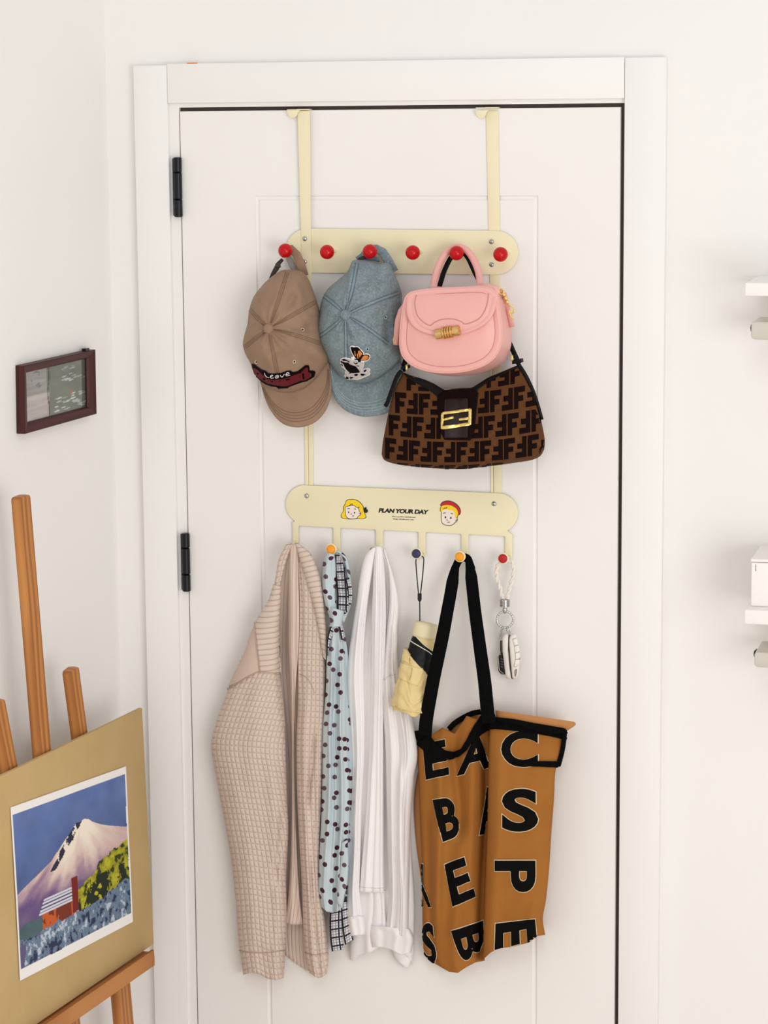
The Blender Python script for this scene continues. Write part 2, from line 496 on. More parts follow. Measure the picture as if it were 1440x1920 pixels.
# upper rail
UP = stadium(577, 428.5, 930, 432.5, 930, 515, 577, 511.5)
rail1 = plate('peg_rail', UP, 0.0035, 0.0065, CREAM, rack)
sL = strap('hanger_strap', 557.5, 580.5, 208, 567.5, 584, 909 * 0 + 545, 0.007, 0.0086)
sR = strap('hanger_strap', 911, 934, 208, 919, 938.5, 560, 0.0012, 0.0028)
for (xa, xb) in ((557.5, 580.5), (911, 934)):
    # over-door bend with its round end tab
    top = P((xa + xb) / 2, 206, 0.006)
    p = [P(xa, 208.5, 0.004), P(xb, 208.5, 0.004)]
    v, f = box_vf((p[0].x, -0.0086, 2.0502), (p[1].x, 0.020, 2.0522))
    hk = obj('door_clip', v, f, CREAM, rack, smooth=False)
    tab = [(xa - 9 + 10 * math.cos(w), 210 + 11 * math.sin(w)) for w in [math.pi * i / 16 for i in range(17)]] + [(xa - 19, 207), (xa + 6, 206.5)]
    plate('clip_tab', tab, 0.010, 0.0116, CREAM, hk, bev=0.0003)
    v, f = box_vf((P(xa - 19, 208, .0116).x, -0.0116, 2.0503), (P(xa + 22, 208, 0.0116).x, -0.0075, 2.0518))
    obj('clip_bar', v, f, CREAM, hk, smooth=False)
# lower connecting straps, each of two slim bars
for (xa, xb, ya, xc, xd, yb) in ((567, 574.5, 530, 572, 578.5, 915), (575.5, 584, 530, 579, 587, 915), (917, 922, 540, 920, 925, 925), (923, 938.5, 540, 926, 940.5, 925)):
    strap('connecting_strap', xa, xb, ya, xc, xd, yb, 0.0012, 0.0030)
# lower rail with six prongs, one plate
def c3(x, y): return (500 + x / 2.88, 880 + y / 2.88)
prx = [(140, 170), (360, 397), (590, 627), (820, 857), (1052, 1088), (1288, 1325)]
def ybot(x): return 303 + (x - 140) * (362 - 303) / 1180
prong_end = [408, 445, 440, 470, 480, 486]
low = []
# top edge left to right, then the right round end
low += [c3(190, 86), c3(1255, 129)]
for i in range(1, 12):
    w = -math.pi / 2 + i * (math.pi * 0.93) / 12; low.append(c3(1250 + 106 * math.cos(w), 236 + 107 * math.sin(w)))
for i in range(5, -1, -1):
    a, b = prx[i]; fr = 9
    if i == 5:
        low += [c3(b + 2, ybot(b) - 8), c3(b, ybot(b) + 10)]
    else:
        low += [c3(b + fr, ybot(b) - 0), c3(b + 2, ybot(b) + 3), c3(b, ybot(b) + 12)]
    e = prong_end[i]
    low += [c3(b + 0, e - 4), c3(b - 4, e), c3(a + 4, e), c3(a, e - 4)]
    if i == 0:
        low += [c3(a, ybot(a) + 10), c3(a - 3, ybot(a) - 12)]
    else:
        low += [c3(a, ybot(a) + 12), c3(a - 2, ybot(a) + 3), c3(a - fr, ybot(a))]
for i in range(1, 12):
    w = math.pi * 0.60 + i * (math.pi * 0.87) / 12; low.append(c3(205 + 102 * math.cos(w), 190 + 104 * math.sin(w)))
rail2 = plate('prong_rail', low, 0.0035, 0.0062, CREAM, rack, bev=0.0004)

def knob(name, bx, by, x, y, dd, r, kmat, d0=0.006, stemr=0.0032, disc=False):
    """peg from the plate at (bx,by) out to a knob seen at (x,y)"""
    a = P(bx, by, d0); b = P(x, y, dd)
    pts = [a, a.lerp(b, 0.5), b] if not disc else [a, a + Vector((0, -0.012, -0.002)), a.lerp(b, 0.6) + Vector((0, -0.006, -0.004)), b]
    ax = Vector((0, -1, 0))
    s = tube('hook_peg', [Vector(q) for q in curve([tuple(q) for q in pts], 12)], stemr, CREAM, rack, n=12)
    if disc:
        R = r
        o = lathe(name, b - ax * 0.004, ax, [(-0.003, R * .55), (-0.0025, R * 1.08), (0.002, R * 1.12), (0.003, R * 0.98), (0.0032, R * .9)], CREAM, s, n=28, auto=40)
        lathe('knob_face', b - ax * 0.004, ax, [(0.0031, R * .9), (0.0048, R * .9), (0.0066, R * .78), (0.0076, R * .5), (0.008, 0.0)], kmat, s, n=28, auto=60)
    else:
        o = lathe(name, b, ax, ball_prof(r), kmat, s, n=28)
    return b
UPK = []
for (bx, by, x, y) in ((546, 469, 535, 470), (627, 471, 613.3, 472.5), (708, 472, 693.5, 471.5), (789, 473, 774, 473.5), (870, 474, 856, 474.5), (953, 475, 938.5, 477)):
    UPK.append(knob('ball_knob', bx, by, x, y, 0.050 if bx != 546 else 0.046, 0.0132, REDK))
LOK = []
for i, (x, y, mt) in enumerate(((546, 1031, DRDK), (620.5, 1030, ORAK), (701, 1034, NAVK), (780.5, 1038.2, NAVK), (861.7, 1044, ORAK), (942.8, 1047.4, DRDK))):
    a, b = prx[i]; bx, by = c3((a + b) / 2, prong_end[i] - 10)
    LOK.append(knob('disc_knob', bx, by, x, y, 0.042 if i not in (0, 2) else 0.024, 0.0092, mt, stemr=0.0042, disc=True))
# screws
def c1(x, y): return (420 + x / 4, 400 + y / 4)
def c2(x, y): return (690 + x / 4, 420 + y / 4)
for (x, y, d) in ((571.5, 447.5, .0086), (571.5, 490.5, .0086), (921.5, 453, .0065), (922, 496, .0065), c3(216, 143) + (.0062,), c3(1228, 186) + (.0062,)):
    a = P(x, y, d); sc_ = lathe('screw', a, (0, -1, 0), [(-.001, .0046), (.0008, .0046), (.0022, .0036), (.0028, .002), (.0024, .0019), (.0012, .0015), (.0012, 0)], STEEL, rack, n=18, auto=40)
# printed lettering and two little faces on the lower rail
RB = bvh(rail2)
def cq(x, y): return (630 + x / 5.76, 920 + y / 5.76)
text_decal('lettering', 'PLAN YOUR DAY', quadfit(cq(458, 236), cq(992, 256), cq(1004, 208), cq(470, 188)), RB, INK, rack, bold=0.055, shear=0.0, step=30, off=0.0002, thick=0.0001, spacing=0.92, smooth=False)
text_decal('fine_print', 'take a positive attitude and', quadfit(cq(602, 287), cq(858, 296), cq(858, 282), cq(602, 273)), RB, INK, rack, bold=0.04, step=30, off=0.0002, thick=0.0001, smooth=False)
text_decal('fine_print', 'things will fall your way', quadfit(cq(612, 312), cq(840, 322), cq(840, 308), cq(612, 298)), RB, INK, rack, bold=0.04, step=30, off=0.0002, thick=0.0001, smooth=False)
SKIN = mat('printed_skin_tone', srgb(240, 224, 212), 0.6)
YEL = mat('printed_yellow', srgb(246, 208, 30), 0.6)
REDP = mat('printed_red', srgb(186, 32, 44), 0.6)
def face_print(name, layers):
    root = None
    for i, (nm, pts, m, closed, smooth_n) in enumerate(layers):
        if i == 0: nm = name
        q = [tuple(z) for z in (crc(pts, smooth_n) if closed else curve(pts, smooth_n))]
        if closed:
            o = decal(nm, [cq(*z) for z in q], RB, m, root or rack, off=0.0002 + 0.00012 * i, step=60, thick=0.0001, smooth=False)
        else:
            w = 3.2; up = []; dn = []
            for j, z in enumerate(q):
                a = np.array(q[max(j - 1, 0)]); b = np.array(q[min(j + 1, len(q) - 1)]); t = (b - a) / (np.linalg.norm(b - a) + 1e-9); nn = np.array([-t[1], t[0]])
                up.append(tuple(np.array(z) + nn * w)); dn.append(tuple(np.array(z) - nn * w))
            o = decal(nm, [cq(*z) for z in up + dn[::-1]], RB, m, root, off=0.0002 + 0.00012 * i, step=60, thick=0.0001, smooth=False)
        if root is None: root = o
    return root
def grow(pts, k):
    c = np.mean(np.array(pts, float), axis=0); return [tuple(c + (np.array(p) - c) * (1 + k / max(np.linalg.norm(np.array(p) - c), 1))) for p in pts]
hair = [(128, 100), (185, 95), (245, 115), (290, 165), (300, 210), (312, 245), (325, 285), (295, 303), (240, 302), (160, 306), (90, 300), (57, 285), (60, 250), (78, 225), (80, 180), (100, 145), (108, 115)]
gface = [(100, 180), (120, 172), (150, 160), (190, 158), (215, 175), (245, 190), (252, 225), (270, 235), (262, 265), (240, 275), (222, 300), (150, 303), (115, 285), (103, 240)]
face_print('girl_face_print', [
    ('hair_outline', grow(hair, 4), INK, True, 60), ('hair', grow(hair, -3), YEL, True, 60), ('face_outline', grow(gface, 3), INK, True, 50), ('face', grow(gface, -3), SKIN, True, 50),
    ('eye', [(131, 232), (138, 222), (145, 232), (138, 244)], INK, True, 14), ('eye', [(195, 236), (202, 226), (209, 236), (202, 248)], INK, True, 14),
    ('brow', [(125, 196), (140, 192), (150, 197)], INK, False, 6), ('brow', [(196, 198), (208, 196), (216, 204)], INK, False, 6),
    ('nose', [(160, 250), (168, 254), (173, 250)], INK, False, 5), ('mouth', [(178, 272), (188, 273), (194, 266)], INK, False, 5),
    ('fringe', [(148, 168), (156, 155), (160, 142)], INK, False, 6), ('fringe', [(180, 160), (176, 150), (174, 138)], INK, False, 6), ('fringe', [(236, 186), (246, 182), (254, 172)], INK, False, 6),
    ('hair_bow', [(318, 178), (332, 176), (332, 195), (345, 208), (342, 232), (325, 238), (306, 232), (300, 205), (304, 190)], INK, True, 30),
    ('ear', [(256, 250), (262, 240), (266, 250)], INK, False, 5)])
bface = [(1142, 200), (1165, 190), (1215, 195), (1270, 210), (1290, 250), (1292, 285), (1310, 300), (1305, 330), (1285, 345), (1255, 370), (1220, 376), (1175, 368), (1145, 345), (1137, 290), (1140, 240)]
bhair = [(1125, 200), (1140, 165), (1190, 150), (1250, 158), (1300, 190), (1322, 230), (1318, 270), (1306, 296), (1290, 285), (1285, 250), (1265, 215), (1210, 205), (1195, 195), (1160, 205), (1140, 225), (1128, 225)]
cap_ = [(1130, 165), (1145, 130), (1190, 110), (1245, 115), (1300, 145), (1335, 185), (1345, 225), (1336, 255), (1322, 262), (1318, 225), (1295, 185), (1250, 158), (1190, 150), (1150, 160)]
face_print('boy_face_print', [
    ('face_outline', grow(bface, 4), INK, True, 60), ('face', grow(bface, -3), SKIN, True, 60), ('hair_outline', grow(bhair, 2), INK, True, 60), ('hair', grow(bhair, -4), YEL, True, 60),
    ('cap_outline', grow(cap_, 4), INK, True, 60), ('cap', grow(cap_, -3), REDP, True, 60),
    ('eye', [(1175, 287), (1183, 274), (1191, 287), (1183, 300)], INK, True, 14), ('eye', [(1234, 294), (1242, 281), (1250, 294), (1242, 307)], INK, True, 14),
    ('brow', [(1160, 246), (1176, 238), (1188, 240)], INK, False, 6), ('brow', [(1240, 244), (1254, 246), (1264, 254)], INK, False, 6),
    ('nose', [(1198, 312), (1202, 318), (1208, 316)], INK, False, 5), ('mouth', [(1204, 336), (1216, 341), (1230, 335)], INK, False, 6), ('ear', [(1296, 330), (1300, 318), (1306, 312)], INK, False, 5),
    ('curl', [(1165, 198), (1172, 188), (1180, 186)], INK, False, 5), ('curl', [(1186, 195), (1195, 182), (1204, 180)], INK, False, 5)])

# ------------------------------------------------------------------ left side: framed picture, easel, board, watercolour
def vcol(name, rough=0.7, bump=0.1):
    k = NT(name, rough, 0.3); a = k.n('ShaderNodeVertexColor'); a.layer_name = 'Col'
    k.color(a.outputs[0]); k.bump(k.noise(k.objc(), 500, 2), bump, 0.0005); return k.m

def fbm(h, w, seed, octaves=5, base=3, sx=1.0, sy=1.0, gain=0.55):
    rng = np.random.RandomState(seed); out = np.zeros((h, w)); amp = 1.0; tot = 0
    for o in range(octaves):
        n = base * 2 ** o; ny, nx = max(2, int(n * sy)) + 2, max(2, int(n * sx)) + 2
        g = rng.rand(ny, nx); yy = np.linspace(0, ny - 1.001, h); xx = np.linspace(0, nx - 1.001, w)
        y0 = yy.astype(int); x0 = xx.astype(int); fy = (yy - y0)[:, None]; fx = (xx - x0)[None]
        fy = fy * fy * (3 - 2 * fy); fx = fx * fx * (3 - 2 * fx)
        a = g[y0][:, x0]; b = g[y0][:, x0 + 1]; c = g[y0 + 1][:, x0]; d = g[y0 + 1][:, x0 + 1]
        out += amp * ((a * (1 - fx) + b * fx) * (1 - fy) + (c * (1 - fx) + d * fx) * fy); tot += amp; amp *= gain
    return out / tot

def sheet(name, quad, colarr, thick_dir, mat_, parent=None, bulge=None):
    """colour-per-vertex sheet over quad = (tl, tr, br, bl) world points"""
    h, w, _ = colarr.shape; tl, tr, br, bl = quad; v = []
    for i in range(h):
        a = tl.lerp(bl, i / (h - 1)); b = tr.lerp(br, i / (h - 1))
        for j in range(w):
            p = a.lerp(b, j / (w - 1))
            if bulge is not None: p = p + thick_dir * bulge(j / (w - 1), i / (h - 1))
            v.append(p)
    return obj(name, v, grid_faces(h, w), mat_, parent, cols=colarr.reshape(-1, 3))

def lin(a):
    a = np.asarray(a, float) / 255; return np.where(a <= 0.04045, a / 12.92, ((a + 0.055) / 1.055) ** 2.4)

# --- framed picture on the left wall
def cf(x, y): return (x * 220 / 1440, 620 + y * 220 / 1440)
FT = 0.017
wp = c0 + WNRM * FT
fq = [onplane(*cf(*q), wp, WNRM) for q in ((292, 430), (1170, 232), (1186, 1020), (305, 1268))]   # tl tr br bl of the frame's front
iq = [onplane(*cf(*q), wp - WNRM * 0.007, WNRM) for q in ((308, 518), (1058, 342), (1068, 935), (322, 1128))]
MAHO = wood('mahogany_stained_wood', srgb(48, 14, 13), srgb(78, 28, 25), 1.5)
fr = empty('picture_frame', (fq[2] + fq[3]) / 2 - WNRM * FT, 'small dark mahogany picture frame hanging on the left wall', 'picture frame')
oq = [p - WNRM * (FT - 0.001) for p in fq]
for i, nm in enumerate(('frame_bar',) * 4):
    j = (i + 1) % 4
    a, b = fq[i], fq[j]; c, d = iq[j], iq[i]; e, g = oq[i], oq[j]
    mid = lambda p, q, t: p.lerp(q, t)
    ra, rb = mid(a, d, 0.12) + WNRM * 0.001, mid(b, c, 0.12) + WNRM * 0.001
    rc, rd_ = mid(a, d, 0.86) + WNRM * 0.0025, mid(b, c, 0.86) + WNRM * 0.0025
    ba, bb = mid(e, d, 1.0) - WNRM * 0.006, mid(g, c, 1.0) - WNRM * 0.006
    v = [e, g, a, b, ra, rb, rc, rd_, d, c, ba, bb]
    f = [(0, 1, 3, 2), (2, 3, 5, 4), (4, 5, 7, 6), (6, 7, 9, 8), (8, 9, 11, 10), (10, 11, 1, 0), (0, 2, 4, 6, 8, 10), (1, 11, 9, 7, 5, 3)]
    L = (b - a).length
    obj(nm, v, f, MAHO, fr, smooth=False, uvs=[(0, 0), (0, L), (.01, 0), (.01, L), (.012, 0), (.012, L), (.02, 0), (.02, L), (.022, 0), (.022, L), (.03, 0), (.03, L)])
# a muted green-grey pond-like abstract, brush dabs only
hh, ww = 90, 110
n1, n2 = fbm(hh, ww, 3, 5, 4), fbm(hh, ww, 8, 5, 6, 0.5, 2.5)
pic = lin([120, 124, 116])[None, None] * (0.65 + 0.7 * n1[..., None]); Y_, X_ = np.mgrid[0:hh, 0:ww]; X_ = X_ / ww; Y_ = Y_ / hh
pic = np.where((X_ < 0.36)[..., None], pic * 0.5 + lin([172, 166, 164]) * (0.55 * (0.6 + 0.8 * n2[..., None])), pic)
pic = np.where(((X_ < 0.40) & (Y_ > 0.45 + 0.1 * n1))[..., None], pic * 0.45 + lin([196, 184, 180]) * 0.55 * (0.7 + 0.6 * n2[..., None]), pic)
pic = np.where(((X_ > 0.40) & (X_ < 0.9) & (Y_ > 0.2) & (Y_ < 0.75))[..., None], pic * 0.75 + lin([110, 108, 78]) * 0.25, pic)
rng = np.random.RandomState(5)
for _ in range(46):
    cx, cy = (rng.uniform(.5, 1.0), rng.uniform(.62, .95)) if rng.rand() < .7 else (rng.uniform(.6, 1.0), rng.uniform(.08, .4))
    a, b = rng.uniform(.025, .06), rng.uniform(.008, .018); m = ((X_ - cx) / a) ** 2 + ((Y_ - cy + (X_ - cx) * .15) / b) ** 2 < 1
    pic[m] = lin(np.array([176, 184, 180]) + rng.randint(-30, 30))
pic[(np.abs(X_ - 0.385 - 0.012 * np.sin(Y_ * 9)) < 0.007)] = lin([66, 66, 66])
pic[(((X_ - .2) / .09) ** 2 + ((Y_ - .22) / .2) ** 2 < 1) & (n1 > .45)] = lin([122, 126, 132])
pic[((X_ - .76) ** 2 + (Y_ - .60) ** 2) < .0006] = lin([178, 108, 98])
pic[X_ > 0.93] *= 0.42
sheet('print', [p - WNRM * 0.003 for p in iq], pic, WNRM, vcol('muted_print', 0.35), fr)
hk = fq[1] + (fq[0] - fq[1]) * 0.1 + Vector((0, 0, 0.002)) - WNRM * 0.006
box('hanging_clip', hk - Vector((0.004, 0.008, 0.002)), hk + Vector((0.004, 0.008, 0.003)), BLK, fr)

# --- drawing board on the easel
BR = P(289, 1770, 0.13)
TRp = onplane(267, 1327, BR, WDIR)
BU = (TRp - BR); BH = BU.length; BU.normalize()
BN = WDIR.cross(BU).normalized()
if BN.dot(CAM - BR) < 0: BN = -BN
BW = 0.62
OAK = wood('oiled_pine', srgb(142, 80, 32), srgb(202, 138, 74), 1.0)
k = NT('brown_kraft_board', 0.75, 0.25); _v = k.objc()
k.color(k.mix(k.noise(_v, 9, 5), srgb(182, 152, 100), srgb(202, 174, 124))); k.bump(k.noise(_v, 260, 3), 0.12, 0.001); KRAFT = k.m
BD = 0.008
def bpt(u, v, w=0.0): return BR + WDIR * u + BU * v + BN * w
vb, fb = box_vf((0, 0, -BD), (BW, BH, 0), 0.0015)
board = obj('drawing_board', [bpt(*q) for q in vb], fb, KRAFT, auto=40)
tag(board, 'brown drawing board resting on the easel ledge by the door', 'drawing board')
# easel: mast, two front legs, rear legs, ledge
def bar(name, a, b, w, t, mat_, parent, nrm, round_top=False):
    a, b = Vector(a), Vector(b); L = (b - a).length; n = 12
    dz = (b - a).normalized(); pts = [a.lerp(b, i / n) for i in range(n + 1)]; ws = [w] * (n + 1)
    if round_top:
        pts = pts[:-1] + [b - dz * 0.006, b - dz * 0.002, b]; ws = [w] * (len(pts) - 2) + [w * .9, w * .66]
    return ribbon(name, pts, ws, t, mat_, parent, face=nrm, auto=40)
es = empty('easel', (bpt(0.3, 0)[0], bpt(0.3, 0)[1], 0.0), 'brown wooden easel in front of the left wall', 'easel')
mb = -0.020
def epl(x, y, w): return onplane(x, y, bpt(0, 0, w), BN)
mast_t, mast_m = epl(38.5, 930, mb), epl(77, 1395, mb)
md = (mast_m - mast_t).normalized()
mast_b = mast_t + md * ((mast_t.z - 0.05) / -md.z)
bar('mast', mast_b, mast_t, 0.030 * 1.38, 0.018, OAK, es, BN, True)
for (xt, yt, xb_, yb_) in ((132, 1254, 147, 1366), (-8, 1316, 12, 1420)):
    t_, m_ = epl(xt, yt, mb - .004), epl(xb_, yb_, mb - .004); d_ = (m_ - t_).normalized()
    bar('side_post', t_ + d_ * ((t_.z - 0.55) / -d_.z), t_, 0.030 * 1.18, 0.018, OAK, es, BN, True)
# ledge under the board
la, lb = bpt(0.035, -0.0150, -0.014), bpt(BW + 0.1, -0.0150, -0.014)
bar('ledge', la, lb, 0.052, 0.024, OAK, es, BU)
bar('ledge_lip', bpt(0.035, -0.0135, 0.0145), bpt(BW + 0.1, -0.0135, 0.0145), 0.006, 0.030, OAK, es, BU)
for (x0, y0, x1, y1, wd_) in ((222, 1842, 232, 1925, 0.052), (127, 1890, 133, 1935, 0.044), (97, 1900, 99, 1940, .05)):
    a, b = epl(x0, y0 - 30, -0.03), epl(x1, y1, -0.03); d_ = (b - a).normalized()
    bar('leg', a + d_ * ((a.z) / -d_.z), a, wd_, 0.020, OAK, es, BN)
# --- watercolour sheet
def c8(x, y): return (x / 3, 1280 + y / 3)
pq = [onplane(*c8(*q), bpt(0, 0, 0.0012), BN) for q in ((57, 702), (706, 470), (745, 1345), (110, 1678))]
h, w = 250, 190
V_, U_ = np.mgrid[0:h, 0:w]; V_ = V_ / (h - 1); U_ = U_ / (w - 1)
A, B, C, D = fbm(h, w, 1, 6, 3), fbm(h, w, 2, 6, 6), fbm(h, w, 4, 5, 10, 1, 1), fbm(h, w, 9, 5, 5, 2.2, 0.6)
E_ = fbm(h, w, 11, 4, 22)
paper = np.ones((h, w, 3)) * lin([240, 236, 232])
sky = lin([74, 98, 156]) * (1 - A[..., None]) * 1.1 + lin([118, 134, 176]) * (A[..., None]) * 0.9
sky = sky * (0.75 + 0.6 * B[..., None]) * (1.12 - 0.45 * np.clip(V_ / 0.6, 0, 1)[..., None])
img = sky
# mountain profile: peak near u = .60, v = .25
ux = np.array([0.0, 0.03, 0.15, 0.30, 0.42, 0.50, 0.535, 0.56, 0.60, 0.635, 0.67, 0.74, 0.84, 0.95, 1.0]); vy = np.array([.52, .50, .455, .40, .315, .258, .232, .236, .226, .236, .262, .298, .335, .372, .385])
prof = np.interp(U_, ux, vy); mt_ = V_ > prof
dv = np.clip((V_ - prof) / (0.72 - prof), 0, 1); t = np.clip((V_ - 0.24) / 0.36, 0, 1)
ray = np.clip((U_ - 0.58) / np.maximum(V_ - 0.20, .02), -3, 3); st_ = np.clip(fbm(400, 400, 21, 4, 14)[(np.clip((ray + 3) / 6, 0, .999) * 399).astype(int), (np.clip(V_, 0, .999) * 120).astype(int)] * 2.2 - .6, 0, 1)
snow = lin([244, 232, 214]) * (1 - t[..., None] * .15); pink = lin([206, 168, 166]); purp = lin([118, 92, 138]); dk = lin([84, 70, 116])
tt = np.clip(t * 1.25 + (A - .5) * .9 + (st_ - .5) * .7 - 0.18, 0, 1)
mc = snow * (1 - tt[..., None]) + pink * tt[..., None]
t2 = np.clip((t - .55) * 2.0 + (A - .5) * 1.4 + (st_ - .5) * .8, 0, 1); mc = mc * (1 - t2[..., None]) + purp * t2[..., None]
t3 = np.clip((t - .86) * 3 + (B - .5) * 1.2, 0, 1); mc = mc * (1 - t3[..., None]) + dk * t3[..., None]
right = np.clip((U_ - .66) * 4, 0, 1) * .65; mc = mc * (1 - right[..., None]) + (pink * .8 + purp * .2) * right[..., None]
G2 = fbm(h, w, 51, 4, 26, 1.6, .8); dark = (np.abs(U_ - (0.545 - (V_ - .235) * 1.02)) < 0.030 * (1.25 - (V_ - .23) * 2.2) * (.35 + 1.3 * G2)) & (V_ < .46) & (G2 > .40); mc[dark] = lin([44, 44, 62])
img = np.where(mt_[..., None], mc, img)
# forest, cottage and blue flowers
fo = (V_ > 0.66 - (U_ - .46) * 0.42 + (C - .5) * .10) & (U_ > .48)
G_ = fbm(h, w, 31, 4, 30); fc = lin([172, 166, 40]) * np.clip(1.7 - 1.9 * G_, .25, 1.2)[..., None] + lin([30, 60, 20]) * .25; fc = np.where((G_ > .6)[..., None], lin([52, 60, 28]), fc); fc = np.where(((D + .3 * (V_ - .62) * 3 > .56) & (V_ > .60) & (G_ > .36))[..., None], lin([34, 42, 30]), fc)
img = np.where(fo[..., None], fc, img)
sh = (V_ > 0.69 + (B - .5) * .08) & (U_ < .26); img = np.where(sh[..., None], lin([78, 98, 104]) * (0.6 + .8 * C[..., None]), img)
hs = (U_ > .21) & (U_ < .50) & (V_ > .66 - (U_ - .21) * .02) & (V_ < .80); img = np.where(hs[..., None], np.where((D > .55)[..., None], lin([120, 50, 34]), lin([196, 92, 44])), img)
rf = (U_ > .17 + (V_ - .60) * -.6 + .06) & (U_ < .49) & (V_ > .60) & (V_ < .685); img = np.where(rf[..., None], np.where((np.sin(V_ * 330) > .55)[..., None], lin([70, 66, 92]), lin([214, 212, 224])), img)
ch = (U_ > .465) & (U_ < .515) & (V_ > .55) & (V_ < .76); img = np.where(ch[..., None], lin([120, 36, 32]), img)
fl = V_ > (.775 - .06 * np.clip((U_ - .35) * 1.6, 0, 1) + (C - .5) * .10)
E_ = .55 * E_ + .45 * fbm(h, w, 41, 3, 44, 1.4, .8); fcol = lin([112, 132, 154]) * (.35 + 1.1 * E_[..., None]); fcol = np.where((E_ > .60)[..., None], lin([186, 196, 208]), fcol); fcol = np.where((E_ < .40)[..., None], lin([46, 54, 84]), fcol)
fcol = np.where(((U_ < .35) & (D > .55))[..., None], lin([98, 88, 128]), fcol)
img = np.where(fl[..., None], fcol, img)
inn = (V_ > 0.048 + .006 * (A - .5)) & (V_ < 0.938 + .01 * (B - .5)) & (U_ > 0.014) & (U_ < 0.985 + .01 * (C - .5))
paper = np.where(inn[..., None], np.clip(img, 0, 1), paper)
ps = sheet('watercolour_painting', pq, paper, BN, vcol('watercolour_on_paper', 0.85), None, bulge=lambda u, v: 0.0005 + 0.002 * abs(math.sin(u * 5 + v * 3)) * (0.2 + v * (1 - v)))
tag(ps, 'watercolour of a snowy mountain and red cottage pinned to the brown board', 'painting')
# --- wall shelves at the right edge
SHELF = mat('white_shelf_board', srgb(244, 240, 236), 0.5, noise=0.01); ALU = mat('brushed_pale_metal', srgb(214, 208, 198), 0.35, metal=0.35, noise=0.03, stretch=(1, 40, 40))
for (ys0, ys1, yr0, yr1, xs, xr, lab) in ((530, 555, 602, 637, 1397, 1408, 'upper white wall shelf with a metal rail at the right edge'), (1143, 1170, 1222, 1252, 1396, 1414, 'lower white wall shelf with a metal rail, holding a white box')):
    dS = 0.20
    a, b = P(xs, ys0, dS), P(xs, ys1, dS)
    sh_ = empty('wall_shelf', (a.x + 0.2, 0, b.z), lab, 'shelf', 'white wall shelves at the right edge')
    box('board', (a.x, -dS, b.z), (a.x + 0.60, YW, a.z), SHELF, sh_, bev=0.002)
    a, b = P(xr, yr0, 0.16), P(xr, yr1, 0.16); r = (a.z - b.z) / 2; zc = (a.z + b.z) / 2
    rl = box('rail', (a.x, -0.16, b.z), (a.x + 0.55, -0.06, a.z), ALU, sh_, bev=0.006)
    lathe('rail_bolt', (a.x, -0.11, zc), (-1, 0, 0), [(0, r * .6), (.002, r * .6), (.006, r * .35), (.007, 0)], BLK, rl, n=20)
    box('rail_bracket', (a.x + 0.06, -0.10, a.z - .002), (a.x + 0.08, YW, P(xs, ys1, dS).z + .002), ALU, rl)
a, b = P(1408.5, 1050, 0.17), P(1408.5, 1141, 0.17)
zb = P(1396, 1143, 0.20).z
bx_ = empty('white_box', (a.x + .06, -.1, zb), 'plain white box with tiny vertical print standing on the lower wall shelf', 'box')
box('box_body', (a.x, -0.17, zb), (a.x + 0.13, -0.03, a.z - 0.004), SHELF, bx_, bev=0.003)
box('box_lid', (a.x - .0006, -0.1708, a.z - .0032), (a.x + 0.1306, -0.0292, a.z + 0.002), SHELF, bx_, bev=0.0015)
GREY = mat('grey_print', srgb(96, 90, 88), 0.6)
lp = merge([box_vf((P(1416.2, y, .17).x, -0.1703, P(1416.2, y + hgt, .17).z), (P(1418, y, .17).x, -0.1699, P(1416.2, y, .17).z)) for (y, hgt) in ((1058.5, 1.3), (1061, 1.8), (1064, 1.5), (1066.5, 1.6), (1069, 1.4))])
obj('fine_print', lp[0], lp[1], GREY, bx_, smooth=False)

# ------------------------------------------------------------------ two baseball caps
def fabric(name, color, noise=0.08, nscale=30, bump=0.35, weave=1500, rough=0.9, mott=0.0, mcol=None):
    k = NT(name, rough, 0.2); v = k.objc()
    a = k.noise(v, nscale, 5, 0.6); w = k.noise(v, weave, 2)
    lo = tuple(q * (1 - noise) for q in color); hi = tuple(min(1, q * (1 + noise)) for q in color)
    ramp = k.n('ShaderNodeMapRange'); ramp.inputs[1].default_value = 0.3; ramp.inputs[2].default_value = 0.7; k.nt.links.new(a, ramp.inputs[0])
    c = k.mix(ramp.outputs[0], lo, hi)
    if mcol is not None:
        b = k.noise(v, 260, 4, 0.7); r2 = k.n('ShaderNodeMapRange'); r2.inputs[1].default_value = 0.42; r2.inputs[2].default_value = 0.72; k.nt.links.new(b, r2.inputs[0])
        c = k.mix(k.math('MULTIPLY', r2.outputs[0], mott), c, mcol)
    k.color(c); k.bump(w, bump, 0.001)
    if sum(color) < 0.1: k.b.inputs['Specular IOR Level'].default_value = 0.08
    else: k.b.inputs['Sheen Weight'].default_value = 0.06
    return k.m
TAN = fabric('khaki_cotton', srgb(152, 124, 102), 0.09, 24, 0.5, 700)
TAND = fabric('khaki_cotton_lining', srgb(120, 104, 92), 0.06)
DEN = fabric('washed_denim', srgb(116, 131, 137), 0.20, 26, 0.7, 900, mott=0.8, mcol=srgb(156, 168, 172))
DEND = fabric('denim_lining', srgb(104, 126, 140), 0.08)
TANS = mat('khaki_thread', srgb(188, 160, 136), 0.8); TANB = mat('brown_thread', srgb(128, 100, 80), 0.8)
DENS = mat('denim_thread', srgb(84, 106, 120), 0.8); DENL = mat('pale_denim_thread', srgb(164, 182, 190), 0.8)
DKST = mat('dark_webbing', srgb(58, 48, 46), 0.7, noise=0.1)

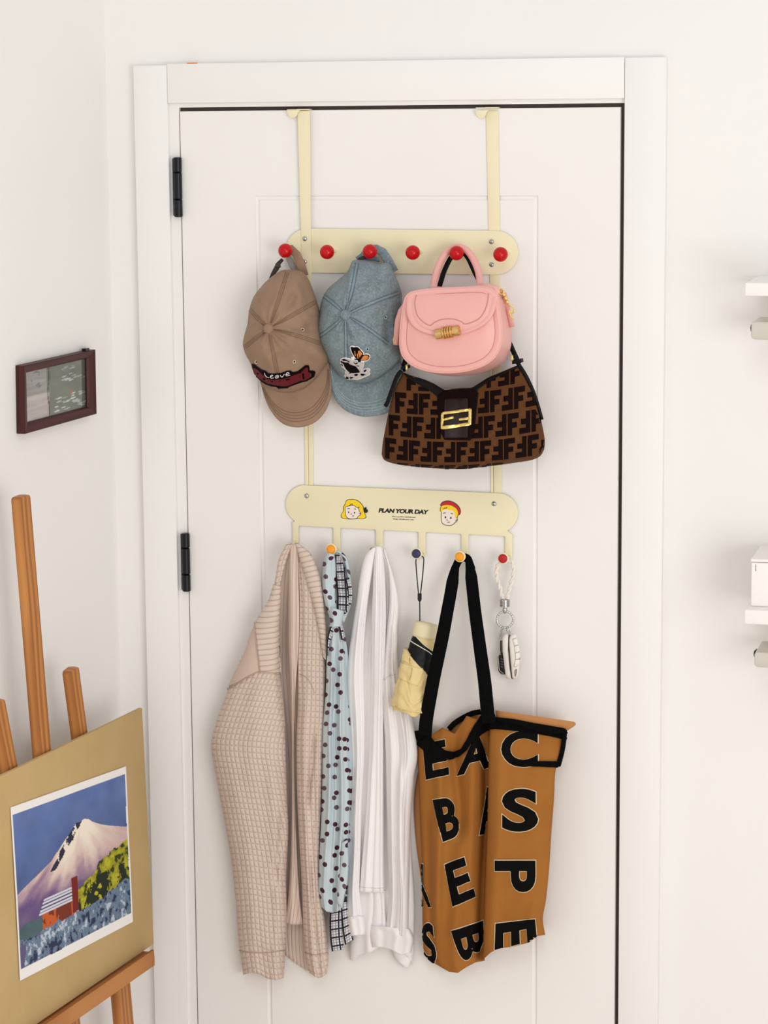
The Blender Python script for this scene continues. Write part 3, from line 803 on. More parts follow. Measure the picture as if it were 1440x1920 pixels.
def cap(name, label, cf_, outline, button, seams, brim, join, m, mlin, mthr, dA, dE, dB, wrinkles, thr2, seed, gap=0.0035):
    rng = np.random.RandomState(seed)
    A = np.array(cf_(*button)); out = crc([cf_(*q) for q in outline], 120)
    root = empty(name, P(A[0], max(p[1] for p in out), 0.03), label, 'cap', 'baseball caps hanging from the red knobs')
    sang = [math.atan2(cf_(*s)[1] - A[1], cf_(*s)[0] - A[0]) for s in seams]
    ph = rng.uniform(0, 6.28, 12); NR = 34; loops = []
    def depth(ang, r, px, py):
        d = dE + (dA - dE) * (max(0.0, 1 - r ** 2.3)) ** 0.62
        # seams sink a little, panels puff
        near = min(abs(math.atan2(math.sin(ang - s), math.cos(ang - s))) for s in sang) * max(r, .05)
        d -= 0.0028 * math.exp(-(near / 0.055) ** 2) * min(1, r * 4) * (1 - 0.5 * r)
        d += 0.0024 * (math.sin(ang * 5 + ph[0] + r * 5) + math.sin(ang * 9 + ph[1] - r * 7) * .6 + math.sin(ang * 3 + r * 13 + ph[2]) * .7) * min(1, r * 3) * (1 - .4 * r)
        d += 0.0016 * math.sin(ang * 15 + ph[3] + 3 * math.sin(ang * 2 + ph[4])) * math.exp(-((r - .22) / .16) ** 2)
        d += 0.0012 * math.sin(px * .19 + 3 * math.sin(py * .05 + ph[5])) * math.sin(py * .13 + 2 * math.sin(px * .07 + ph[6])) * min(1, r * 2)
        for (x0, y0, x1, y1, wd_, am) in wrinkles:
            ax, ay = cf_(x0, y0); bx, by = cf_(x1, y1); dx, dy = bx - ax, by - ay; L2 = dx * dx + dy * dy
            tt = min(1, max(0, ((px - ax) * dx + (py - ay) * dy) / L2)); q = math.hypot(px - ax - dx * tt, py - ay - dy * tt)
            d += 1.5 * am * math.exp(-(q / wd_) ** 2) * math.sin(math.pi * min(1, max(0.0, tt * .9 + .05))) ** .5
        return d
    V = []
    for i in range(NR):
        r = (i / (NR - 1)) ** 0.85 if i else 0.0
        for o in out:
            if i == 0: q = A; 
            else: q = A + (o - A) * r
            ang = math.atan2(o[1] - A[1], o[0] - A[0])
            V.append(P(q[0], q[1], depth(ang, r, q[0], q[1])))
    cen = out.mean(axis=0)
    for (kk, dd) in ((0.985, dE - 0.010), (0.95, dE - 0.018), (0.90, dE - 0.022)):
        for o in out:
            q = cen + (o - cen) * kk; V.append(P(q[0], q[1], max(dd, 0.009)))
    crown = obj('crown', V, grid_faces(NR + 3, len(out), True), m, root)
    # brim: sheet between the join line and the brim outline
    jn = curve([cf_(*q) for q in join], 60); bo = curve([cf_(*q) for q in brim], 60); nb = 16; F_ = []; B_ = []
    for i in range(nb):
        t = i / (nb - 1)
        for j in range(60):
            s = j / 59; q = jn[j] * (1 - t) + bo[j] * t
            arch = math.sin(math.pi * s) ** .8
            d = dE * 0.45 + 0.014 + (dB - 0.02) * arch * (1 - .35 * t) + 0.012 * t * arch
            if t > .93: d -= 0.0015
            F_.append(P(q[0], q[1], d)); B_.append(P(q[0], q[1], d) + Vector((0, gap, 0)))
    n = nb * 60; f = grid_faces(nb, 60); f += [tuple(i + n for i in reversed(q)) for q in f]
    for j in range(59): f.append(((nb - 1) * 60 + j, (nb - 1) * 60 + j + 1, n + (nb - 1) * 60 + j + 1, n + (nb - 1) * 60 + j)); f.append((j, j + 1, n + j + 1, n + j))
    for i in range(nb - 1): f.append((i * 60, (i + 1) * 60, n + (i + 1) * 60, n + i * 60)); f.append((i * 60 + 59, (i + 1) * 60 + 59, n + (i + 1) * 60 + 59, n + i * 60 + 59))
    visor = obj('visor', F_ + B_, f, m, root)
    bt = bvh(crown); vt = bvh(visor)
    for tt in (0.60, 0.68, 0.76, 0.84):
        q = jn * (1 - tt) + bo * tt
        stitch('visor_stitching', [tuple(z) for z in q[3:57:3]], vt, mthr, visor, r=0.00055, n=70)
    # seams with a stitch row on each side
    for s in seams:
        e = np.array(cf_(*s)); dv = (e - A); L = np.linalg.norm(dv); nn = np.array([-dv[1], dv[0]]) / L
        bend = rng.uniform(-2.5, 2.5)
        for sd, mm in ((-3.2, thr2), (3.2, thr2), (0, mthr)):
            pts = [tuple(A + dv * t + nn * (sd * min(1, .35 + t * 1.5) + bend * math.sin(math.pi * t))) for t in np.linspace(0.10, 0.96, 9)]
            stitch('seam', pts, bt, mm, crown, r=0.00055 if sd else 0.0004, n=40)
    # covered button on top
    bp = hit(bt, A[0], A[1], -0.001); nrm = (CAM - bp).normalized()
    lathe('button', bp, nrm, [(-.002, .0095), (.001, .0092), (.004, .0075), (.0055, .004), (.006, 0)], m, root, n=24)
    return root, crown, visor, bt, vt

# khaki cap, hanging on the first red knob
c1_out = [(430, 428), (480, 424), (530, 424), (590, 440), (632, 490), (662, 560), (690, 640), (715, 725), (728, 810), (742, 920), (762, 1010), (783, 1090), (752, 1155), (700, 1228), (600, 1312), (480, 1345), (390, 1330), (285, 1268), (222, 1190), (195, 1120), (160, 1055), (141, 985), (152, 915), (176, 830), (186, 740), (215, 640), (270, 560), (345, 484)]
r1, cr1, vi1, bt1, vt1 = cap('baseball_cap', 'khaki cotton cap with a red lettered patch, on the leftmost red knob', c1, c1_out, (335, 865), [(480, 426), (190, 715), (150, 1010), (430, 1338), (745, 985), (700, 655)],
    [(270, 1262), (312, 1405), (372, 1512), (445, 1580), (525, 1604), (605, 1600), (690, 1562), (760, 1480), (795, 1385), (804, 1285), (783, 1090)], [(285, 1262), (330, 1290), (390, 1322), (440, 1335), (490, 1335), (540, 1325), (600, 1305), (650, 1265), (700, 1222), (745, 1150), (778, 1090)],
    TAN, TAND, TANB, 0.125, 0.052, 0.040, [(430, 780, 560, 560, 9, -0.006), (520, 480, 590, 700, 10, 0.005), (470, 860, 700, 860, 8, -0.005), (500, 950, 640, 760, 9, 0.004), (300, 1100, 420, 1000, 10, 0.004), (560, 1050, 700, 1150, 12, -0.004)], TANB, 3)
# back strap looped on the knob, dark webbing tail
k1 = UPK[0]
ribbon('back_strap', [P(*c1(600, 470), .030), P(*c1(575, 380), .032), P(*c1(545, 310), .030), P(*c1(500, 262), .030), P(*c1(455, 262), .030), P(*c1(425, 310), .032)], [.018, .017, .016, .014, .012, .010], 0.002, TAN, r1)
ribbon('webbing_tail', [P(*c1(440, 345), .036), P(*c1(410, 375), .040), P(*c1(395, 410), .042), P(*c1(370, 450), .042), P(*c1(345, 495), .038)], [.006, .008, .010, .008, .005], 0.0018, DKST, r1)
box('buckle', P(*c1(405, 392), .044) - Vector((.005, .0015, .004)), P(*c1(405, 392), .044) + Vector((.005, .0015, .004)), mat('dull_buckle', srgb(70, 62, 58), .35, metal=.8), r1, bev=.001)
liner = [(450, 350), (500, 300), (560, 350), (600, 430), (560, 470), (480, 430)]
obj('inner_lining', [P(*c1(*q), .022) for q in [(462, 342), (500, 318), (548, 400), (545, 440), (500, 420)]], [(0, 1, 2, 3, 4)], mat('grey_lining', srgb(150, 146, 138), .9), r1)
EYE = mat('eyelet_thread', srgb(206, 190, 172), 0.7); EYH = mat('eyelet_hole', srgb(50, 38, 32), 0.9)
for (x, y) in ((588, 873), (528, 1113), (245, 1115)):
    p = hit(bt1, *c1(x, y), 0.0006); nn = (CAM - p).normalized()
    a = np.array([0, 0]); lathe('eyelet', p, nn, [(-.0005, .0016), (.0006, .0018), (.0008, .0026), (-.0002, .0034)], EYE, cr1, n=16)
    lathe('eyelet_hole', p, nn, [(-.0008, .0019), (.0001, .0018), (.0002, 0)], EYH, cr1, n=12)
# red banner patch with lettering
def cp(x, y): return (460 + x / 10.286, 660 + y / 10.286)
both1 = bvh(cr1, vi1)
MAR = fabric('maroon_embroidery', srgb(104, 14, 26), 0.3, 300, 0.8, 1800); BKE = fabric('black_embroidery', srgb(18, 12, 14), 0.1, 60, 0.8, 1800); WHE = mat('white_embroidery', srgb(236, 232, 228), 0.8)
pk = [(135, 222), (185, 228), (260, 290), (330, 335), (400, 355), (450, 400), (560, 408), (700, 392), (800, 355), (880, 350), (920, 380), (1010, 360), (1100, 290), (1150, 250), (1210, 248), (1232, 290), (1230, 345), (1330, 355), (1345, 380), (1325, 460), (1270, 500), (1165, 560), (1100, 570), (960, 620), (850, 660), (820, 685), (640, 695), (600, 660), (500, 652), (400, 615), (310, 555), (265, 510), (200, 455), (175, 390), (150, 300)]
patch = decal('patch', [cp(*q) for q in pk], both1, BKE, r1, off=0.0016, step=4, thick=0.002)
pr = [(170, 300), (215, 300), (300, 370), (370, 440), (440, 500), (560, 520), (720, 505), (850, 470), (960, 420), (1050, 400), (1140, 300), (1195, 290), (1200, 380), (1260, 400), (1260, 460), (1150, 530), (1060, 540), (860, 620), (800, 640), (700, 640), (560, 620), (440, 590), (320, 520), (215, 440), (190, 380)]
decal('patch_field', [cp(*q) for q in pr], both1, MAR, patch, off=0.0022, step=4, thick=0.0005)
for sp in ([(235, 400), (265, 385), (280, 410), (250, 425)], [(350, 490), (390, 480), (400, 520), (360, 530)], [(490, 550), (545, 540), (535, 570)], [(640, 540), (700, 530), (690, 550)], [(780, 510), (850, 490), (860, 520), (800, 535)], [(1090, 400), (1125, 395), (1130, 500), (1095, 505)]):
    decal('patch_fleck', [cp(*q) for q in sp], both1, BKE, patch, off=0.0026, step=4, thick=0.0003)
for lt in ([(388, 388), (400, 430), (430, 462), (470, 472)], [(490, 458), (540, 436), (520, 425), (495, 445), (505, 480), (555, 478)], [(590, 440), (640, 428), (650, 470), (600, 485), (585, 460), (645, 455)], [(680, 425), (712, 465), (752, 410)], [(790, 420), (850, 400), (835, 378), (795, 395), (795, 440), (870, 425)]):
    q = curve([cp(*z) for z in lt], 22)
    tube('embroidered_letter', [hit(both1, x, y, 0.0028) for x, y in q], 0.00065, WHE, patch, n=6)

# washed denim cap on the third knob
c2_out = [(962, 356), (1020, 350), (1085, 350), (1150, 372), (1235, 374), (1268, 430), (1308, 520), (1332, 600), (1330, 690), (1312, 770), (1300, 850), (1305, 930), (1312, 1010), (1320, 1090), (1270, 1150), (1205, 1200), (1100, 1262), (1000, 1272), (890, 1232), (800, 1130), (748, 1055), (706, 990), (690, 915), (696, 830), (716, 735), (738, 635), (785, 560), (855, 500), (930, 430)]
r2, cr2, vi2, bt2, vt2 = cap('baseball_cap', 'washed blue denim cap with a spotted dog and butterfly patch', c1, c2_out, (912, 762), [(1000, 358), (742, 615), (700, 935), (925, 1255), (1240, 985), (1325, 590)],
    [(786, 1115), (798, 1290), (848, 1415), (930, 1490), (1030, 1524), (1120, 1522), (1210, 1502), (1290, 1450), (1335, 1350), (1342, 1210), (1320, 1085)], [(800, 1120), (840, 1175), (890, 1222), (945, 1252), (1000, 1264), (1055, 1262), (1105, 1250), (1160, 1222), (1210, 1190), (1268, 1140), (1312, 1088)],
    DEN, DEND, DENL, 0.120, 0.046, 0.020, [(1130, 380, 1150, 560, 8, -0.006), (1060, 520, 1260, 560, 12, 0.004), (1000, 680, 1180, 660, 8, 0.004), (820, 880, 900, 1040, 10, -0.003), (1230, 800, 1230, 1000, 8, -0.008), (1290, 700, 1290, 1000, 12, 0.006)], DENS, 11)
ribbon('back_strap', [P(*c1(1275, 440), .030), P(*c1(1225, 345), .032), P(*c1(1190, 290), .030), P(*c1(1140, 262), .030), P(*c1(1080, 265), .030), P(*c1(1040, 320), .032), P(*c1(1000, 350), .034)], [.018, .017, .016, .014, .013, .012, .012], 0.002, DEN, r2)
ribbon('webbing_tail', [P(*c1(1065, 328), .036), P(*c1(1035, 335), .040), P(*c1(1010, 350), .040)], [.005, .007, .006], 0.0018, DKST, r2)
decal('sweatband', [c1(*q) for q in [(1000, 352), (1075, 300), (1160, 330), (1170, 365), (1100, 355)]], BVHTree.FromPolygons([P(300, 300, .028), P(900, 300, .028), P(900, 900, .028), P(300, 900, .028)], [(0, 1, 2, 3)]), DEND, r2, off=0.0, thick=.001)
for (x, y) in ((1210, 778), (1076, 1018)):
    p = hit(bt2, *c1(x, y), 0.0006); nn = (CAM - p).normalized()
    lathe('eyelet', p, nn, [(-.0005, .0016), (.0006, .0018), (.0008, .0026), (-.0002, .0034)], DENL, cr2, n=16)
    lathe('eyelet_hole', p, nn, [(-.0008, .0019), (.0001, .0018), (.0002, 0)], EYH, cr2, n=12)
# spotted dog patch and butterfly
def cd_(x, y): return (630 + x / 18, 640 + y / 18)
GRE = fabric('white_grey_embroidery', srgb(206, 198, 198), 0.12, 200, 0.8, 1800); ORE = fabric('orange_embroidery', srgb(226, 140, 70), 0.25, 400, 0.8, 1800)
both2 = bvh(cr2, vi2)
dog = [(150, 660), (165, 590), (230, 545), (340, 535), (450, 550), (560, 580), (700, 600), (800, 620), (900, 650), (950, 680), (960, 740), (930, 850), (905, 900), (960, 890), (1060, 870), (1140, 900), (1160, 950), (1120, 1010), (1155, 1050), (1150, 1100), (1080, 1150), (960, 1195), (860, 1240), (740, 1280), (600, 1270), (520, 1260), (450, 1278), (370, 1255), (310, 1190), (280, 1130), (330, 1085), (310, 1020), (340, 980), (300, 930), (210, 840), (160, 740)]
dp = decal('dog_patch', [cd_(*q) for q in dog], both2, WHE, r2, off=0.0014, step=3, thick=0.0018)
decal('dog_coat', [cd_(*q) for q in grow(dog, -34)], both2, GRE, dp, off=0.0018, step=3, thick=0.0004)
for sp in ([(215, 600), (300, 575), (370, 600), (480, 660), (460, 685), (380, 640), (270, 640)], [(165, 660), (210, 650), (330, 690), (420, 690), (500, 760), (680, 820), (760, 920), (805, 990), (780, 1025), (600, 1040), (480, 1025), (400, 960), (310, 850), (270, 740), (190, 690)], [(180, 745), (215, 740), (250, 790), (240, 815)], [(605, 690), (640, 690), (680, 720), (720, 690), (740, 690), (730, 740), (690, 750), (640, 730)], [(690, 795), (790, 795), (780, 825), (720, 815)], [(920, 960), (1000, 925), (1035, 930), (990, 1000), (940, 1000)], [(610, 1095), (690, 1065), (755, 1075), (725, 1130), (680, 1145)], [(815, 1075), (870, 1060), (1010, 1090), (960, 1110), (900, 1140), (840, 1115)], [(345, 1170), (400, 1155), (430, 1180), (450, 1225), (400, 1240), (350, 1215)], [(470, 1170), (560, 1170), (605, 1210), (540, 1215), (515, 1250)], [(440, 1035), (520, 1030), (500, 1060), (460, 1055)]):
    decal('spot', [cd_(*q) for q in sp], both2, BKE, dp, off=0.0024, step=3, thick=0.0005)
bf = [(490, 210), (505, 160), (560, 130), (620, 140), (660, 165), (710, 148), (780, 175), (830, 230), (900, 290), (945, 350), (950, 400), (1010, 375), (1090, 390), (1155, 440), (1165, 510), (1120, 590), (1040, 645), (960, 660), (880, 650), (830, 690), (760, 690), (730, 640), (640, 610), (530, 610), (520, 570), (530, 500), (600, 490), (560, 410), (510, 310)]
bp_ = decal('butterfly_patch', [cd_(*q) for q in bf], both2, WHE, r2, off=0.0022, step=3, thick=0.0016)
decal('wing_edge', [cd_(*q) for q in [(520, 200), (560, 165), (620, 190), (700, 175), (770, 200), (850, 290), (925, 370), (900, 430), (1000, 410), (1090, 425), (1135, 480), (1100, 570), (1020, 615), (900, 630), (830, 620), (830, 670), (760, 680), (740, 600), (640, 590), (640, 560), (700, 560), (640, 480), (570, 360)]], both2, BKE, bp_, off=0.0027, step=3, thick=0.0004)
for wg in ([(740, 310), (780, 280), (860, 340), (885, 390), (830, 460), (790, 510), (760, 420)], [(900, 470), (960, 435), (1060, 440), (1100, 490), (1080, 550), (1000, 600), (880, 610), (830, 590)], [(710, 390), (735, 380), (760, 540), (735, 545)], [(640, 300), (665, 290), (685, 470), (655, 440)]):
    decal('wing_cell', [cd_(*q) for q in wg], both2, ORE, bp_, off=0.0031, step=3, thick=0.0004)

# ------------------------------------------------------------------ pink handbag and monogram shoulder bag (both on the fifth knob)
PINK = mat('pink_leather', srgb(234, 174, 166), 0.42, noise=0.02, nscale=12, bump=0.08, bscale=700, spec=0.4)
PINKD = mat('pink_leather_edge', srgb(200, 134, 130), 0.45, noise=0.02, spec=0.4)
GOLD = mat('polished_gold', srgb(222, 184, 120), 0.15, metal=1.0)
GOLDB = mat('bright_gold', srgb(240, 214, 130), 0.28, metal=0.85)
BLKL = mat('black_leather', srgb(10, 8, 8), 0.4, noise=0.1, nscale=30, bump=0.1, bscale=500, spec=0.15)
DBRL = mat('dark_brown_leather', srgb(32, 17, 16), 0.35, noise=0.1, bump=0.15, bscale=400, spec=0.25)

pb = empty('handbag', P(*c2(640, 1130), 0.06), 'pink leather top-handle handbag with a gold clasp', 'handbag')
front = [(290, 540), (262, 640), (248, 740), (240, 840), (244, 935), (272, 1005), (335, 1060), (420, 1094), (520, 1112), (640, 1113), (760, 1096), (870, 1058), (948, 1000), (990, 920), (1004, 830), (1000, 740), (985, 640), (966, 540), (900, 478), (640, 480), (380, 500)]
fo_ = crc([c2(*q) for q in front], 110); cen = fo_.mean(axis=0)
DF, DBK = 0.142, 0.045
def bagloop(scale, dx, dy, d):
    return [P(cen[0] + (q[0] - cen[0]) * scale + dx, cen[1] + (q[1] - cen[1]) * scale + dy, d) for q in fo_]
loops = [bagloop(0.90, 21, 8, DBK - .004), bagloop(0.985, 20, 8, DBK), bagloop(1.0, 18, 7, DBK + .008), bagloop(0.99, 11, 4, 0.085), bagloop(0.985, 5, 2, 0.118), bagloop(0.992, 1.5, .6, DF - .012), bagloop(1.0, 0.5, 0, DF - .006), bagloop(1.0, 0, 0, DF - .002), bagloop(0.985, 0, 0, DF)]
for s in (0.93, 0.885, 0.87, 0.80, 0.6, 0.4, 0.2, 0.05):
    loops.append(bagloop(s, 0, 0, DF + (0.0015 if s > .9 else (-.0006 if s > .86 else 0.002 + 0.010 * (1 - s)))))
pbody = loft('bag_body', loops, PINK, pb)
pbt = bvh(pbody)
# piping along the front edge and the stitched line inside it
tube('piping', [P(q[0], q[1], DF - .003) for q in fo_], 0.0016, PINK, pbody, n=8, closed=True)
stitch('stitching', [tuple(cen + (q - cen) * 0.865) for q in fo_[5:108:4]], pbt, PINKD, pbody, r=0.0006, n=120)
# flap
flap = [(300, 522), (285, 600), (291, 680), (322, 750), (380, 800), (450, 825), (520, 838), (605, 842), (690, 832), (790, 802), (880, 750), (938, 680), (964, 600), (976, 530), (984, 470), (940, 461), (820, 463), (700, 470), (560, 482), (420, 496), (345, 505)]
fl_ = crc([c2(*q) for q in flap], 120); fcn = fl_.mean(axis=0)
def flapd(x, y):
    t = (y - c2(0, 470)[1]) / (c2(0, 840)[1] - c2(0, 470)[1]); return 0.128 + 0.028 * math.sin(min(1, max(0, t * .9 + .12)) * math.pi / 2)
def flaploop(s, dd):
    out = []
    for q in fl_:
        z = fcn + (q - fcn) * s; out.append(P(z[0], z[1], flapd(z[0], z[1]) + dd))
    return out
floops = [flaploop(.5, -.006), flaploop(0.97, -.006), flaploop(0.997, -.005), flaploop(1.0, -.002), flaploop(0.995, .0005), flaploop(.97, .0022), flaploop(.90, .0022), flaploop(.875, .0010), flaploop(.86, .0022), flaploop(.8, .0032), flaploop(.5, .0045), flaploop(.2, .0050), flaploop(.02, .0050)]
flapo = loft('flap', floops, PINK, pb)
ft = bvh(flapo)
stitch('stitching', [c2(*q) for q in [(368, 515), (352, 600), (372, 688), (425, 742), (468, 760), (500, 737), (560, 715), (640, 713), (700, 732), (735, 750), (830, 712), (880, 640), (900, 560), (906, 480)]], ft, PINKD, flapo, r=0.0008, n=110)
# clasp: a ridged gold barrel
ca, cb = hit(ft, *c2(516, 808), 0.006), hit(ft, *c2(692, 792), 0.004)
ax = (cb - ca); L = ax.length; R = 0.0092
pr_ = [(0, 0), (0, R * .9), (L * .02, R), (L * .26, R), (L * .28, R * .9)]
for i in range(4):
    a0 = L * (.30 + i * .105); pr_ += [(a0, R * .92), (a0 + L * .02, R * 1.18), (a0 + L * .07, R * 1.18), (a0 + L * .09, R * .92)]
pr_ += [(L * .73, R), (L * .98, R), (L, R * .9), (L, 0)]
lathe('clasp', ca, ax, pr_, GOLD, pb, n=28, auto=45)
# handle with leather end tabs
hp = [(492, 492), (500, 420), (520, 340), (555, 262), (600, 205), (655, 175), (715, 182), (765, 225), (805, 295), (830, 370), (842, 468)]
hq = curve([c2(*q) for q in hp], 40)
tube('handle', [P(x, y, 0.088 - 0.052 * math.sin(math.pi * i / 39) ** .8) for i, (x, y) in enumerate(hq)], [0.0062 + 0.0008 * math.sin(i) * 0 for i in range(40)], PINK, pb, n=14)
for (x0, x1, y0) in ((432, 540, 494), (795, 898, 468)):
    plate('handle_tab', [c2(x0, y0 + 10), c2(x0 + 18, y0 - 10), c2(x0 + 40, y0 - 14), c2(x1 - 40, y0 - 18), c2(x1 - 14, y0 - 14), c2(x1, y0 + 2), c2(x1 - 4, y0 + 22), c2(x0 + 4, y0 + 30)], 0.070, 0.100, PINK, pb, bev=0.003)
# side tabs, ring and hook
ribbon('side_tab', [P(*c2(282, 590), .085), P(*c2(245, 650), .092), P(*c2(226, 720), .096), P(*c2(214, 800), .096), P(*c2(206, 905), .092)], [.006, .009, .011, .010, .008], 0.004, PINK, pb)
ribbon('side_tab', [P(*c2(255, 690), .088), P(*c2(240, 780), .092), P(*c2(232, 905), .088)], .006, 0.003, PINKD, pb)
tube('tab_ring', [P(*c2(254 + 14 * math.cos(w), 720 + 36 * math.sin(w)), .090) for w in np.linspace(0, 6.28, 20)[:-1]], 0.0012, BLKL, pb, n=6, closed=True)
tube('tab_ring', [P(*c2(200 + 10 * math.cos(w), 868 + 26 * math.sin(w)), .094) for w in np.linspace(0, 6.28, 20)[:-1]], 0.0011, GOLDB, pb, n=6, closed=True)
ribbon('side_tab', [P(*c2(990, 500), .090), P(*c2(1020, 520), .082), P(*c2(1040, 600), .074), P(*c2(1064, 690), .068), P(*c2(1082, 772), .064)], [.007, .009, .009, .008, .009], 0.004, PINK, pb)
tube('tab_ring', [P(*c2(1000 + 18 * math.cos(w), 508 + 20 * math.sin(w)), .092) for w in np.linspace(0, 6.28, 20)[:-1]], 0.0016, GOLDB, pb, n=6, closed=True)
for (x, y, r) in ((1018, 530, .0030), (1032, 556, .0034), (1044, 585, .0032)):
    p = P(*c2(x, y), .090); lathe('hook_link', p, P(*c2(x + 12, y + 26), .088) - p, [(-.003, r * .5), (-.002, r), (.002, r), (.003, r * .5)], GOLDB, pb, n=14)
tube('snap_hook', [P(*c2(x, y), .088) for x, y in curve([(1048, 600), (1085, 625), (1100, 655), (1080, 668), (1060, 640), (1070, 690), (1098, 715)], 26)], 0.0014, GOLDB, pb, n=8)

# ---- monogram bag
sb = empty('shoulder_bag', P(*c2(720, 1830), 0.05), 'brown and black monogram shoulder bag below the pink handbag', 'handbag')
k = NT('brown_monogram_canvas', 0.85, 0.2); _v = k.objc()
k.color(k.mix(k.noise(_v, 120, 4, .7), srgb(78, 46, 22), srgb(106, 66, 34))); k.bump(k.noise(_v, 900, 2), .5, .001); CANV = k.m
FDK = fabric('black_brown_velvet', srgb(24, 11, 9), 0.2, 60, 0.6, 1200)
topE = [(262, 1112), (330, 1138), (420, 1165), (500, 1200), (575, 1244), (640, 1236), (700, 1230), (780, 1226), (840, 1190), (900, 1152), (980, 1118), (1060, 1084), (1140, 1052)]
botE = [(102, 1725), (125, 1772), (220, 1803), (360, 1820), (520, 1834), (640, 1838), (760, 1834), (880, 1820), (1000, 1806), (1110, 1790), (1220, 1772), (1290, 1742), (1322, 1690)]
lE = [(262, 1112), (205, 1225), (172, 1330), (140, 1480), (112, 1630), (102, 1725)]; rE = [(1140, 1052), (1185, 1120), (1235, 1240), (1275, 1370), (1305, 1500), (1326, 1620), (1322, 1690)]
NB, NC = 44, 70
tE, bE = curve([c2(*q) for q in topE], NC), curve([c2(*q) for q in botE], NC); lq, rq = curve([c2(*q) for q in lE], NB), curve([c2(*q) for q in rE], NB)
Fv = []; Bv = []
for i in range(NB):
    v = i / (NB - 1)
    for j in range(NC):
        u = j / (NC - 1)
        q = (1 - v) * tE[j] + v * bE[j] + (1 - u) * lq[i] + u * rq[i] - ((1 - u) * (1 - v) * tE[0] + u * (1 - v) * tE[-1] + (1 - u) * v * bE[0] + u * v * bE[-1])   # Coons patch
        e = math.sin(math.pi * u) ** .35 * (math.sin(math.pi * min(1, v * .5 + .06) * 1.0) ** .5) * (1 - max(0, (v - .86) / .14) ** 2) ** .5
        d = 0.058 + 0.058 * e * (0.35 + .65 * v) + 0.004 * math.sin(u * 16 + v * 4) * e * (1 - .6 * v) - 0.012 * math.exp(-((u - .48) / .06) ** 2) * (1 - v) * .6
        Fv.append(P(q[0], q[1], d)); Bv.append(P(q[0], q[1], 0.050 - 0.030 * math.sin(math.pi * u) * v))
n = NB * NC; f = grid_faces(NB, NC); f += [tuple(i + n for i in reversed(q)) for q in f]
for j in range(NC - 1): f.append((j, j + 1, n + j + 1, n + j)); f.append(((NB - 1) * NC + j, (NB - 1) * NC + j + 1, n + (NB - 1) * NC + j + 1, n + (NB - 1) * NC + j))
for i in range(NB - 1): f.append((i * NC, (i + 1) * NC, n + (i + 1) * NC, n + i * NC)); f.append((i * NC + NC - 1, (i + 1) * NC + NC - 1, n + (i + 1) * NC + NC - 1, n + i * NC + NC - 1))
sbody = obj('bag_body', Fv + Bv, f, CANV, sb, auto=60)
st = bvh(sbody)
# monogram: pairs of interlocking F shapes in three curved rows, dark pile on the brown ground
Fp = [(0, 0), (.40, 0), (.40, .33), (.84, .33), (.84, .58), (.40, .58), (.40, .74), (1.0, .74), (1.0, 1.0), (0, 1.0)]
def row(ytop, ybot, xs, sag, lim):
    for i, (xa, xb) in enumerate(xs):
        for (kind, a, b) in (('up', xa, xa + (xb - xa) * .485), ('down', xa + (xb - xa) * .515, xb)):
            pts = Fp if kind == 'up' else [(1 - x, 1 - y) for x, y in Fp]
            out = []
            dense = []
            for q in range(len(pts)):
                z0, z1 = np.array(pts[q]), np.array(pts[(q + 1) % len(pts)])
                for s in np.linspace(0, 1, 4)[:-1]: dense.append(z0 + (z1 - z0) * s)
            for (x, y) in dense:
                X = a + (b - a) * x; t = (X - 710) / 600
                Yt, Yb = ytop(X) if callable(ytop) else ytop, ybot(X) if callable(ybot) else ybot
                out.append(c2(X, Yb + (Yt - Yb) * y))
            cxm = sum(p[0] for p in out) / len(out); cym = sum(p[1] for p in out) / len(out)
            loc, nr, ii, ds = st.ray_cast(CAM, raydir(cxm, cym))
            if loc is None: continue
            if any(st.ray_cast(CAM, raydir(x, y))[0] is None for x, y in out):
                out2 = [p for p in out]
                # keep only letters wholly on the face; trim the rest towards the middle
                out = [p if st.ray_cast(CAM, raydir(*p))[0] is not None else None for p in out]
                out = [p for p in out if p is not None]
                if len(out) < 12: continue
            decal('monogram_letter', out, st, FDK, sbody, off=0.0007, step=5, thick=0.0012, smooth=True)
def yy(y0, sag, tilt=0.0):
    return lambda X: y0 + sag * (1 - ((X - 690) / 560) ** 2) + tilt * (X - 690)
per = 178
row(yy(1590, 45, -.02), yy(1745, 40, -.02), [(x, x + per - 9) for x in range(130, 1300, per)], 0, None)
row(yy(1408, 45, -.03), yy(1568, 45, -.02), [(x, x + per - 9) for x in range(158, 1280, per)], 0, None)
row(yy(1225, 45, -.05), yy(1385, 45, -.04), [(x, x + per - 9) for x in range(205, 1240, per)], 0, None)
row(yy(1045, 70, -.09), yy(1200, 50, -.06), [(x, x + per - 9) for x in (290, 890, 1068)], 0, None)
row(yy(1768, 40, -.02), yy(1800, 36, -.02), [(x, x + per - 9) for x in range(220, 1200, per)], 0, None)
